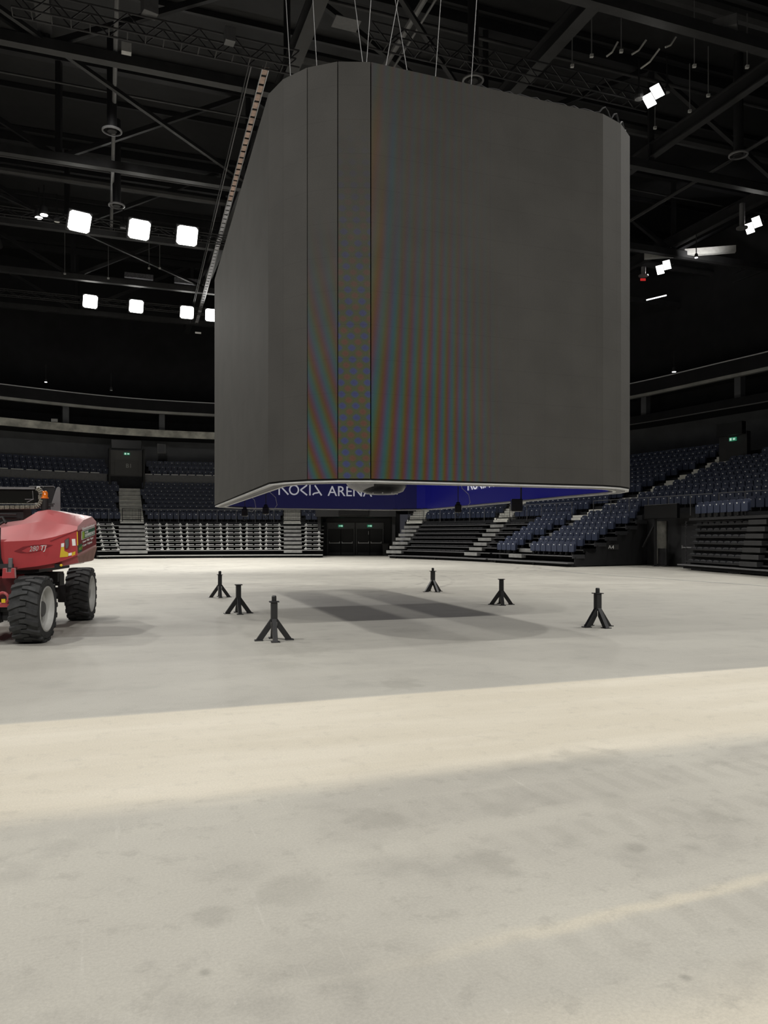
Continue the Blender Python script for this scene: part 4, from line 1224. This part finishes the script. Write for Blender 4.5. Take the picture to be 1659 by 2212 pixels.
# tyres with slanted lugs
def tyre_bms():
    RX = Matrix.Rotation(PI/2, 4, 'Y')         # axis along local x, +x outwards
    t = nb(); lathe(t, [(.335, -.19), (.37, -.205), (.44, -.205), (.462, -.185), (.470, -.10), (.474, 0), (.470, .10), (.462, .185), (.44, .205), (.37, .205), (.335, .19)], 64, RX, close=True)
    NL = 18
    for k in range(NL):
        for sg in (-1, 1):
            a0 = 2*PI*(k+(.5 if sg > 0 else 0))/NL
            rows_ = []
            # centre end is straight, then the lug sweeps back to the shoulder and down it
            path = [(-.045, .000), (.03, .0), (.085, .035), (.15, .085), (.205, .125), (.212, .135)]
            for j, (h, da) in enumerate(path):
                rad = .503 if j < 4 else (.494 if j == 4 else .45)
                wl = .036 if j not in (0,) else .026
                pr = []
                for (dd, rr) in ((-wl-.012, .455), (-wl, rad), (wl, rad), (wl+.012, .455)):
                    a = a0+da+dd/.5*.9
                    r_ = rr if j < 5 else min(rr, .45)
                    pr.append(Vector((h*sg, r_*math.cos(a), r_*math.sin(a))))
                rows_.append(pr)
            Rr = [[t.verts.new(p) for p in r] for r in rows_]
            for A, C in zip(Rr, Rr[1:]):
                for q in range(4): t.faces.new((A[q], A[(q+1) % 4], C[(q+1) % 4], C[q]))
            t.faces.new(Rr[0][::-1]); t.faces.new(Rr[-1])
    r = nb(); lathe(r, [(.345, -.19), (.345, .20), (.325, .205), (.315, .19), (.302, .15), (.290, .135), (.288, .09), (.262, .07), (.258, .05), (.15, .045), (.13, .02), (.12, -.1), (.3, -.15)], 56, RX)
    h = nb(); lathe(h, [(.115, -.06), (.115, .135), (.10, .15), (0.02, .155)], 28, RX)
    for k in range(10):
        a = 2*PI*k/10
        lathe(h, [(.014, -.015), (.014, .012)], 6, RX @ Matrix.Translation((.19*math.cos(a), .19*math.sin(a), .05)))
    return t, r, h
tb, rb, hb = tyre_bms()
w0 = obj('wheel', tb, M['rubber'], lift); w0.location = (-.56, -.32, .5); w0.rotation_euler = (.1, 0, -.04)
r0 = obj('rim', rb, M['rim'], w0, smooth=True); h0 = obj('hub', hb, M['hub'], w0)
for r_ in (r0,):
    md = r_.modifiers.new('edge', 'EDGE_SPLIT'); md.split_angle = math.radians(40)
for x, y, rz in ((-.58, 2.80, .04), (-2.5, -.32, PI), (-2.5, 2.80, PI)):
    wv = w0.copy(); COL.objects.link(wv); wv.parent = lift; wv.location = (x, y, .5); wv.rotation_euler = (.2, 0, rz)
    for c0 in (r0, h0):
        d = c0.copy(); COL.objects.link(d); d.parent = wv
# boom, drag chain, beacon, bracket plates
bm = nb(); box(bm, (-2.2, .95, 2.255), (2.7, .30, .24)); boom = obj('boom', bm, M['gloss'], lift, bevel=.02)
bm = nb(); box(bm, (-2.2, .78, 2.385), (2.7, .04, .035)); obj('boom_edge', bm, M['midgrey'], boom)
bm = nb(); pth = []
for k in range(34): pth.append(Vector((-3.4+.078*k, .74, 2.035+.0016*max(0, k-8))))
for k in range(1, 12):
    a = -PI/2+PI*k/11*.92; pth.append(Vector((-.82+.09*math.cos(a)+.0, .74, 2.235+.155*math.sin(a))))
for p, q in zip(pth, pth[1:]):
    if (q-p).length < .02: continue
    bar(bm, p.lerp(q, .06), p.lerp(q, .94), .10, .062)
obj('drag_chain', bm, M['chain'], lift, bevel=.008)
bm = nb(); tube(bm, [(-.95, .70, 2.15), (-.85, .69, 2.2), (-.86, .69, 2.34)], .006, 6); tube(bm, [(-.98, .70, 2.2), (-.84, .69, 2.2)], .005, 6); obj('chain_bracket', bm, M['midgrey'], lift)
be = nb(); lathe(be, [(.062, 0), (.062, .02), (.052, .025), (.052, .09), (.044, .115), (.02, .128)], 24, Matrix.Translation((-.69, .75, 2.215)))
bc = obj('beacon', be, M['amber'], lift, smooth=True)
bm = nb(); lathe(bm, [(.055, 1.98), (.06, 2.215)], 16, Matrix.Translation((-.69, .75, 0))); obj('beacon_base', bm, M['black'], lift)
bm = nb(); box(bm, (-.62, .78, 2.13), (.14, .06, .022)); box(bm, (-.62, .78, 2.10), (.11, .05, .03)); box(bm, (-.64, .8, 2.05), (.05, .05, .08)); obj('work_lamp', bm, M['steel'], lift, bevel=.005)
Y2 = 1.22
P = [side(106, 1104, Y2), side(121, 1056, Y2), side(124, 1052, Y2), side(127.5, 1051.5, Y2), side(130, 1055, Y2), side(130, 1105, Y2)]
bm = nb(); v = [bm.verts.new(p) for p in P]+[bm.verts.new(p+Vector((0, .03, 0))) for p in P]
bm.faces.new(v[:6]); bm.faces.new(v[6:][::-1])
for k in range(6): bm.faces.new((v[k], v[(k+1) % 6], v[6+(k+1) % 6], v[6+k]))
obj('boom_bracket', bm, M['midgrey'], lift, bevel=.006)
for x0, x1, y in ((58, 92, 1.3), (88, 116, 1.35)):
    P = [side(x0-1, 1080, y), side(x0+2, 1056, y), side(x0+6, 1051, y), side(x1, 1050.5, y), side(x1+2, 1053, y), side(x1+2, 1090, y)]
    bm = nb(); v = [bm.verts.new(p) for p in P]+[bm.verts.new(p+Vector((0, .02, 0))) for p in P]
    bm.faces.new(v[:6]); bm.faces.new(v[6:][::-1])
    for k in range(6): bm.faces.new((v[k], v[(k+1) % 6], v[6+(k+1) % 6], v[6+k]))
    bk = obj('boom_cheek', bm, M['black'], lift)
    bm = nb(); tube(bm, [p+Vector((0, -.005, 0)) for p in P[:5]], .008, 6); obj('cheek_edge', bm, M['midgrey'], bk)
bm = nb(); box(bm, side(83, 1055, .95), (.05, .06, .06)); obj('white_cap', bm, M['white'], lift, bevel=.01)
bm = nb(); box(bm, (-1.9, .98, 1.97), (1.75, .45, .18)); tube(bm, [(-2.6, .7, 2.03), (-1.0, .72, 2.04)], .02, 8); tube(bm, [(-2.6, .66, 1.97), (-1.1, .68, 1.95)], .016, 8); obj('lower_boom', bm, M['black'], lift, bevel=.02)
bm = nb(); tube(bm, [side(-5, 1120, .3), side(6, 1118, .3), side(13, 1130, .25)], .02, 8); tube(bm, [side(-5, 1135, .3), side(10, 1127, .3)], .018, 8); obj('hydraulic_hose', bm, M['black'], lift)

# ------------------------------------------------------------------ roof steel on a nine-metre grid
GU = [-26, -16.9, -7.8, 1.3, 10.4, 19.5, 28.6, 37.7]
GV = [-3.5, 5.5, 14.5, 23.5, 32.5, 41.5, 50.5]
ZB, ZT = 19.75, 24.6
for j, v_ in enumerate(GV):
    loc = L(0, v_, ZB)
    T = thing('roof_truss', 'dark steel roof truss spanning the hall, %s from the front' % nth(j+1), 'truss', loc, 0, 'cross trusses of the roof')
    bm = nb(); bar(bm, L(-42, v_, ZB), L(44, v_, ZB), .38, .40); obj('bottom_chord', bm, M['steel'], T, shift=loc)
    bm = nb(); bar(bm, L(-42, v_, ZT), L(44, v_, ZT), .4, .5); obj('top_chord', bm, M['steel2'], T, shift=loc)
    for i, u_ in enumerate(GU):
        bm = nb(); bar(bm, L(u_, v_, ZB), L(u_, v_, ZT), .25, .25); obj('web_post', bm, M['steel2'], T, shift=loc)
        if i < len(GU)-1:
            bm = nb(); a, c = (u_, GU[i+1]) if i % 2 == 0 else (GU[i+1], u_)
            bar(bm, L(a, v_, ZB), L(c, v_, ZT), .22, .22); obj('diagonal', bm, M['steel2'], T, shift=loc)
for i, u_ in enumerate(GU):
    loc = L(u_, 20, ZB)
    wd = .5 if u_ in (1.3, 10.4, -7.8) else .34
    T = thing('roof_beam', 'long dark roof beam running away from the viewer, %s from the left' % nth(i+1), 'beam', loc, 0, 'lengthwise roof beams')
    ve = 14.4 if u_ == -7.8 else 56
    bm = nb(); bar(bm, L(u_, -4, ZB+.42), L(u_, ve, ZB+.42), wd, .06); obj('lower_flange', bm, M['steel'], T, shift=loc)
    bm = nb(); bar(bm, L(u_, -4, ZB+.75), L(u_, ve, ZB+.75), .06, .62); obj('web', bm, M['steel2'], T, shift=loc)
    bm = nb(); bar(bm, L(u_, -4, ZB+1.08), L(u_, ve, ZB+1.08), wd, .06); obj('upper_flange', bm, M['steel2'], T, shift=loc)
for i in range(len(GU)-1):
    for j in range(len(GV)-1):
        if (i+j) % 2 == 0 and 0 < i < 6 and j < 5:
            bm = nb(); bar(bm, L(GU[i], GV[j], ZB+.2), L(GU[i+1], GV[j+1], ZB+.2), .16, .16)
            tag(obj('wind_brace', bm, M['steel2']), 'thin diagonal brace in bay %s across, %s along the roof' % (nth(i+1), nth(j+1)), 'brace', 'diagonal roof braces')
# roof purlins and ribbed deck sheets
for k in range(26):
    v_ = -4+2.25*k
    if k % 2 == 0:
        bm = nb(); bar(bm, L(-42, v_, 24.95), L(44, v_, 24.95), .16, .25); struct('purlin', bm, M['steel2'])
# lattice lighting truss in front, with lamps and speakers on it
def lattice(name, label, a, c, h=.5, wd=.4, mt='steel2', step=.5, r=.03):
    loc = (Vector(a)+Vector(c))/2
    T = thing(name, label, 'truss', loc)
    a, c = Vector(a), Vector(c); d = (c-a).normalized(); s = d.cross(Vector((0, 0, 1))).normalized(); n = int((c-a).length/step)
    for k, (x, z) in enumerate(((-wd/2, 0), (wd/2, 0), (-wd/2, h), (wd/2, h))):
        bm = nb(); tube(bm, [a+s*x+Vector((0, 0, z)), c+s*x+Vector((0, 0, z))], r, 6); obj('chord', bm, M[mt], T, shift=loc)
    bm = nb()
    for k in range(n):
        p, q = a+d*step*k, a+d*step*(k+1)
        for x in (-wd/2, wd/2):
            bar(bm, p+s*x+Vector((0, 0, 0 if k % 2 else h)), q+s*x+Vector((0, 0, h if k % 2 else 0)), r, r)
        bar(bm, p-s*wd/2, p+s*wd/2, r, r)
    obj('lacing', bm, M[mt], T, shift=loc)
    return T
lattice('lighting_truss', 'black lattice lighting truss above the cube at upper left', L(-8.6, 11.4, 18.85), L(1.0, 11.4, 18.85), .62, .5, 'steel', .6, .035)
lattice('lighting_truss', 'black lattice lighting truss at the upper right corner of the hall roof', L(3.0, 9.0, 18.9), L(15, 9.0, 18.9), .6, .5, 'steel2', .6, .035)
lattice('lighting_truss', 'distant black lattice truss carrying the upper left floodlights', L(-14, 29.6, 18.95), L(12, 29.6, 18.95), .42, .4, 'steel2', .8, .03)
lattice('lighting_truss', 'distant black lattice truss carrying the lower left floodlights', L(-14, 44.9, 18.95), L(8, 44.9, 18.95), .42, .4, 'steel2', .8, .03)
# long lit cable tray running back from the lighting truss
loc = L(.9, 12.6, 19.5)
TR = thing('cable_tray', 'long thin metal cable tray rising left of the cube, tan slats near its top', 'cable tray', loc)
def tr(t, side_, z=19.5): return L(.05+1.5*t+side_, 12.6+37*t, z)
for sd_, nm, m_ in ((-.12, 'rail', 'alu'), (.12, 'rail', 'alu'), (-.55, 'outer_rail', 'midgrey'), (-.65, 'outer_rail', 'steel')):
    bm = nb(); bar(bm, tr(0, sd_), tr(1, sd_), .035, .08); obj(nm, bm, M[m_], TR, shift=loc)
nsl = 60
for k in range(nsl):
    t = (k+.1)/nsl; t2 = (k+.86)/nsl
    bm = nb(); bar(bm, tr(t, 0, 19.52), tr(t2, 0, 19.52), .2, .02)
    obj('slat', bm, M['tan'] if t < .33 else M['tray'], TR, shift=loc)

# ------------------------------------------------------------------ floodlights at the lamps
def make_square():
    F_ = thing('floodlight', 'x', 'floodlight')
    bm = nb(); box(bm, (0, 0, .14), (1.06, 1.0, .16)); obj('housing', bm, M['steel2'], F_, bevel=.05)
    for sg in (-1, 1):
        bm = nb(); pr = [(sg*.01, -.44), (sg*.36, -.44), (sg*.47, -.34), (sg*.47, .34), (sg*.36, .44), (sg*.01, .44)]
        prism(bm, pr if sg > 0 else pr[::-1], .02, .055); obj('lens', bm, M['glow'], F_)
    bm = nb(); bar(bm, (-.6, 0, .15), (-.6, 0, .6), .04, .06); bar(bm, (.6, 0, .15), (.6, 0, .6), .04, .06); bar(bm, (-.62, 0, .6), (.62, 0, .6), .04, .06); obj('yoke', bm, M['steel2'], F_)
    return F_
def make_flood(sz):
    F_ = thing('floodlight', 'x', 'floodlight')
    bm = nb(); box(bm, (-.26*sz, .10*sz, .12), (.5*sz, .62*sz, .14)); box(bm, (.26*sz, -.10*sz, .12), (.5*sz, .62*sz, .14)); obj('housing', bm, M['steel2'], F_, bevel=.02)
    bm = nb(); box(bm, (-.26*sz, .10*sz, .035), (.46*sz, .58*sz, .03)); obj('lens', bm, M['glow'], F_)
    bm = nb(); box(bm, (.26*sz, -.10*sz, .035), (.46*sz, .58*sz, .03)); obj('lens', bm, M['glow'], F_)
    bm = nb(); bar(bm, (-.55*sz, 0, .15), (-.55*sz, 0, .55), .04, .06); bar(bm, (.55*sz, 0, .15), (.55*sz, 0, .55), .04, .06); bar(bm, (-.57*sz, 0, .55), (.57*sz, 0, .55), .04, .06); obj('yoke', bm, M['steel2'], F_)
    return F_
labs = {'main': iter(('left floodlight of the big upper left row of three', 'middle floodlight of the big upper left row', 'right floodlight of the big upper left row, nearest the cable tray',
                      'floodlight in the upper row first behind the cube', 'floodlight in the upper row second behind the cube', 'floodlight in the upper row third behind the cube')),
        'end': iter(('left floodlight of the lower distant left row', 'second floodlight of the lower distant left row', 'third floodlight of the lower row beside the cable tray foot', 'floodlight of the lower row touching the cube edge')),
        'side': iter(('double floodlight glowing alone at upper right above the cube corner',)),
        'far': iter(('floodlight near the right edge beside a grey pipe', 'lower right floodlight beside the pale steel beam'))}
pf = ps = None
for pos, tgt, k, kind in RIG:
    if kind in ('', 'n', 'near', 'stand_fill'): continue
    lab = next(labs[kind])
    if kind in ('main', 'end'):
        if ps is None: ps = o = make_square()
        else: o = dup(ps, (0, 0, 0), 0)
    elif pf is None: pf = o = make_flood(1.0)
    else: o = dup(pf, (0, 0, 0), 0)
    o.location = pos
    d = Vector(tgt)-Vector(pos)
    if kind in ('main', 'end', 'side', 'far'):       # swung towards the middle of the floor
        d = Vector(L(0, 4 if kind != 'far' else 10, 0))-Vector(pos)
    o.rotation_euler = d.to_track_quat('-Z', 'Y').to_euler()
    s = {'main': 1.2, 'end': 1.05, 'side': .85, 'far': .95}[kind]; o.scale = (s, s, s)  # lamps enlarged so the lens shape takes in their bloom
    o['label'] = 'glaring white '+lab; o['group'] = 'floodlights under the roof'
# smaller lamps and fittings, each hung at its own place
def at(px, py, z):
    d = (z-EYE)*FPX/(HOR-py); return Vector(((px-FW/2)/FPX*d, d, z))
def small_lamp(px, py, z, label, m_='glow2', s=.3):
    p = at(px, py, z)
    T = thing('spotlight', label, 'lamp', p)
    bm = nb(); lathe(bm, [(s*.5, .0), (s*.55, .1), (s*.4, s), (s*.2, s+.05)], 16); obj('can', bm, M['steel'], T)
    bm = nb(); lathe(bm, [(s*.46, -.03), (s*.46, -.005)], 16); obj('lens', bm, M[m_], T)
    bm = nb(); tube(bm, [(0, 0, s), (0, 0, s+1.2)], .03, 6); obj('hanger', bm, M['steel2'], T)
small_lamp(84, 470, 19.0, 'small bright lamp at far left of the upper floodlight row', 'glow', .42)
small_lamp(95, 464, 19.0, 'second small bright lamp at far left, close beside its twin', 'glow', .42)
small_lamp(123, 478, 19.0, 'dim round lamp hanging between the small pair and the first big floodlight', 'plate', .3)
small_lamp(266, 492, 19.0, 'dim speaker lamp left of the middle big floodlight', 'lattice', .35)
small_lamp(1380, 213, 18.8, 'dim grey disc lamp left of the lone upper right floodlight', 'midgrey', .34)
small_lamp(1441, 199, 19.2, 'tiny unlit lamp right of the lone upper right floodlight', 'midgrey', .22)
small_lamp(1456, 803, 13.95, 'small lit lamp just above the balcony line on the right', 'glow2', .3)
small_lamp(99, 825, 14.2, 'tiny lit lamp just above the balcony line on the left', 'glow2', .22)
small_lamp(240, 843, 13.95, 'tiny pale lamp on the balcony line behind the stairs on the left', 'plate', .25)
small_lamp(1504, 556, 18.4, 'tiny lit lamp under the pale steel beam on the right', 'glow2', .2)
def lit_bar(a, c, label, m_='tube', w_=.07):
    bm = nb(); bar(bm, a, c, w_, w_); tag(obj('strip_light', bm, M[m_]), label, 'light')
p = at(1397, 648, 17.0); q = at(1439, 638, 17.3)
q = Vector(((1439-FW/2)/FPX*(p.y+.6), p.y+.6, EYE+(HOR-638)/FPX*(p.y+.6)))
lit_bar(p, q, 'thin white lit strip in the dark at right')
def fitting(name, label, cat, p, size, m_, rz=TH, bev=.01):
    bm = nb(); box(bm, (0, 0, 0), size); o = obj(name, bm, M[m_], None, bevel=bev); o.location = p; o.rotation_euler = (0, 0, rz)
    return tag(o, label, cat)
fitting('roof_panel', 'pale grey square panel under the roof above the rounded cube corner', 'panel', at(748, 51, 22.2), (1.05, .75, .04), 'midgrey')
fitting('control_box', 'small light grey box hanging in the dark upper left roof', 'box', at(273, 105, 19.6), (.35, .25, .35), 'ltgrey')
fitting('speaker_box', 'dark loudspeaker hanging under the truss at top left', 'speaker', at(323, 15, 19.8), (.5, .4, .55), 'midgrey', .6)
fitting('speaker_box', 'dark loudspeaker hanging on the truss left of the cable tray top', 'speaker', at(496, 78, 19.3), (.35, .35, .5), 'midgrey', .4)
fitting('projector', 'grey projector hanging in the upper right corner', 'projector', at(1567, 55, 20.3), (.8, .5, .4), 'midgrey', -.5)
fitting('roof_window', 'pale slatted hatch between the two left floodlight rows', 'hatch', at(300, 597, 20.6), (2.0, .3, .35), 'lattice')
fitting('roof_window', 'pale slatted hatch beside the cable tray low on the left', 'hatch', at(405, 608, 20.6), (1.9, .3, .4), 'lattice')
fitting('bracket_lamp', 'small white bracket in the dark above the balcony left of the cube', 'bracket', at(428, 719, 16.0), (.4, .1, .1), 'white')
# pale beam brightened by an added spot, and the pipes beside it
p = at(1392, 553, 19.9); q = Vector((p.x+5.4, p.y-1.2, 19.9))
bm = nb(); bar(bm, p, q, .35, .4); tag(obj('lit_beam', bm, M['ltgrey']), 'pale steel beam beside the lower right floodlight', 'beam')
spot(p.lerp(q, .55)+Vector((-.2, -1.5, -1.2)), p.lerp(q, .6), 260, 100, .8, .1)  # added lamp without a fixture, brightens the beam
for px, y0, y1, z, lab in ((1603, 440, 492, 18.3, 'grey vertical pipe with a flange beside the right edge floodlight'), (1390, 577, 595, 18.0, 'short pale pipe with flange beside the cube edge on the right')):
    b0 = at(px, y1, z); h = (y1-y0)*b0.y/FPX
    T = thing('drop_pipe', lab, 'pipe', b0)
    bm = nb(); tube(bm, [(0, 0, 0), (0, 0, h)], .14, 14); obj('pipe', bm, M['midgrey'], T)
    bm = nb(); lathe(bm, [(.3, -.05), (.3, .02)], 20); obj('flange', bm, M['midgrey'], T)
p = at(1389, 604, 17.6)
bm = nb(); box(bm, (0, 0, 0), (.32, .05, .14)); o = tag(obj('exit_lamp', bm, M['redled']), 'tiny red lit sign beside the cube edge on the right', 'sign'); o.location = p
# round air diffusers at the ends of the ducts
for px, py, z, r, lab in ((242, 284, 18.9, .42, 'round grey air diffuser hanging at upper left'), (1022, 175, 19.2, .42, 'round grey air diffuser above the wide cube face'),
                          (1595, 336, 18.6, .42, 'round grey air diffuser near the right edge'), (252, 445, 18.9, .42, 'round grey air diffuser above the middle floodlight')):
    p = at(px, py, z); T = thing('air_diffuser', lab, 'air vent', p)
    bm = nb(); lathe(bm, [(r*.86, -.03), (r, 0), (r*1.0, .05), (r*.82, .03)], 32, close=True); obj('rim', bm, M['midgrey'], T)
    bm = nb(); lathe(bm, [(r*.5, .02), (r*.5, 4.5)], 20); obj('duct', bm, M['steel2'], T)
    bm = nb(); lathe(bm, [(r*.45, -.02), (r*.5, .02)], 20); obj('cone', bm, M['black'], T)
# ducts and pipes along the roof
for u0, u1, v_, z, r, m_, lab in ((-40, 40, 17.8, 21.6, .06, 'steel', 'thin pipe crossing the roof just past the cube'), (-40, 40, 19.5, 21.2, .05, 'steel', 'second thin pipe crossing the roof behind the cube'),
                                  (2, 40, 12.0, 22.2, .08, 'steel', 'grey pipe crossing the roof at upper right'), (2, 40, 16.0, 22.4, .3, 'steel', 'fat dark duct crossing the roof at upper right'),
                                  (-40, 40, 27.0, 21.0, .06, 'steel', 'thin pipe crossing the roof before the floodlights'), (-40, 40, 29.5, 21.4, .25, 'steel', 'dark round duct before the big floodlights'),
                                  (2, 40, 7.0, 22.0, .3, 'steel', 'dark duct at the very top right')):
    bm = nb(); tube(bm, [L(u0, v_, z), L(u1, v_, z)], r, 10); tag(obj('roof_pipe', bm, M[m_]), lab, 'pipe')
for u_, v0, v1, z, r, m_, lab in ((-5.35, 6, 34, 20.1, .09, 'midgrey', 'narrow grey rail running away at upper left'), (-12.3, 8, 40, 20.8, .25, 'steel2', 'dark duct running away at far left'),
                                  (5.4, 2, 24, 21.5, .12, 'midgrey', 'grey tray rail running away above the wide cube face'), (5.8, 2, 24, 21.5, .05, 'midgrey', 'thin rail beside the tray above the wide cube face'),
                                  (24, 0, 45, 20.6, .1, 'steel', 'thin dark pipe running away at far right')):
    bm = nb(); tube(bm, [L(u_, v0, z), L(u_, v1, z)], r, 8); tag(obj('roof_rail', bm, M[m_]), lab, 'rail')
# hanging rods with little clamps
rods = ((1500, 60, 140), (1342, 80, 108), (1490, 190, 238), (1530, 155, 204), (1415, 250, 274), (1614, 88, 142), (1278, 60, 118), (1236, 88, 140),
        (545, 415, 440), (140, 530, 590), (234, 555, 600), (322, 536, 578), (345, 545, 578))
for k, (px, y0, y1) in enumerate(rods):
    b0 = at(px, y1, 19.0); h = (y1-y0)*b0.y/FPX+1.0
    T = thing('hanging_rod', 'thin steel hanging rod, %s of the %s group under the roof' % (nth(k+1 if k < 8 else k-7), 'right' if k < 8 else 'left'), 'rod', b0, 0, 'hanging rods under the roof')
    bm = nb(); tube(bm, [(0, 0, 0), (0, 0, h)], .022, 6); obj('rod', bm, M['midgrey'], T)
    bm = nb(); box(bm, (0, 0, -.04), (.12, .1, .1)); obj('clamp', bm, M['ltgrey'], T)
# sagging sheet supports under the right roof
for k, (px, py, qx, qy) in enumerate(((1310, 122, 1335, 90), (1364, 118, 1396, 86), (1384, 148, 1425, 105), (1437, 102, 1460, 80))):
    a = at(px, py, 21.5); c = at(qx, qy, 21.9)
    bm = nb(); mid = a.lerp(c, .5)-Vector((0, 0, .12)); tube(bm, [a, mid, c], .04, 6)
    tag(obj('curved_strut', bm, M['ltgrey']), 'short curved light strut under the right roof, %s from the left' % nth(k+1), 'strut', 'curved struts under the right roof')
# balcony fittings
for px, py, z, lab in ((112, 906, 11.2, 'white chair leaning behind the balcony edge on the left'),):
    fitting('balcony_chair', lab, 'chair', at(px, py, z)+Vector((0, .5, 0)), (.5, .1, .25), 'ltgrey', .3)
for k in range(5):
    p = at(1372+20*k, 909-3*k, 11.15)+Vector((.4, .8, 0))
    fitting('suite_panel', 'grey upright panel behind the right balcony edge, %s from the cube' % nth(k+1), 'panel', p, (.55, .06, .75), 'midgrey', -1.0)
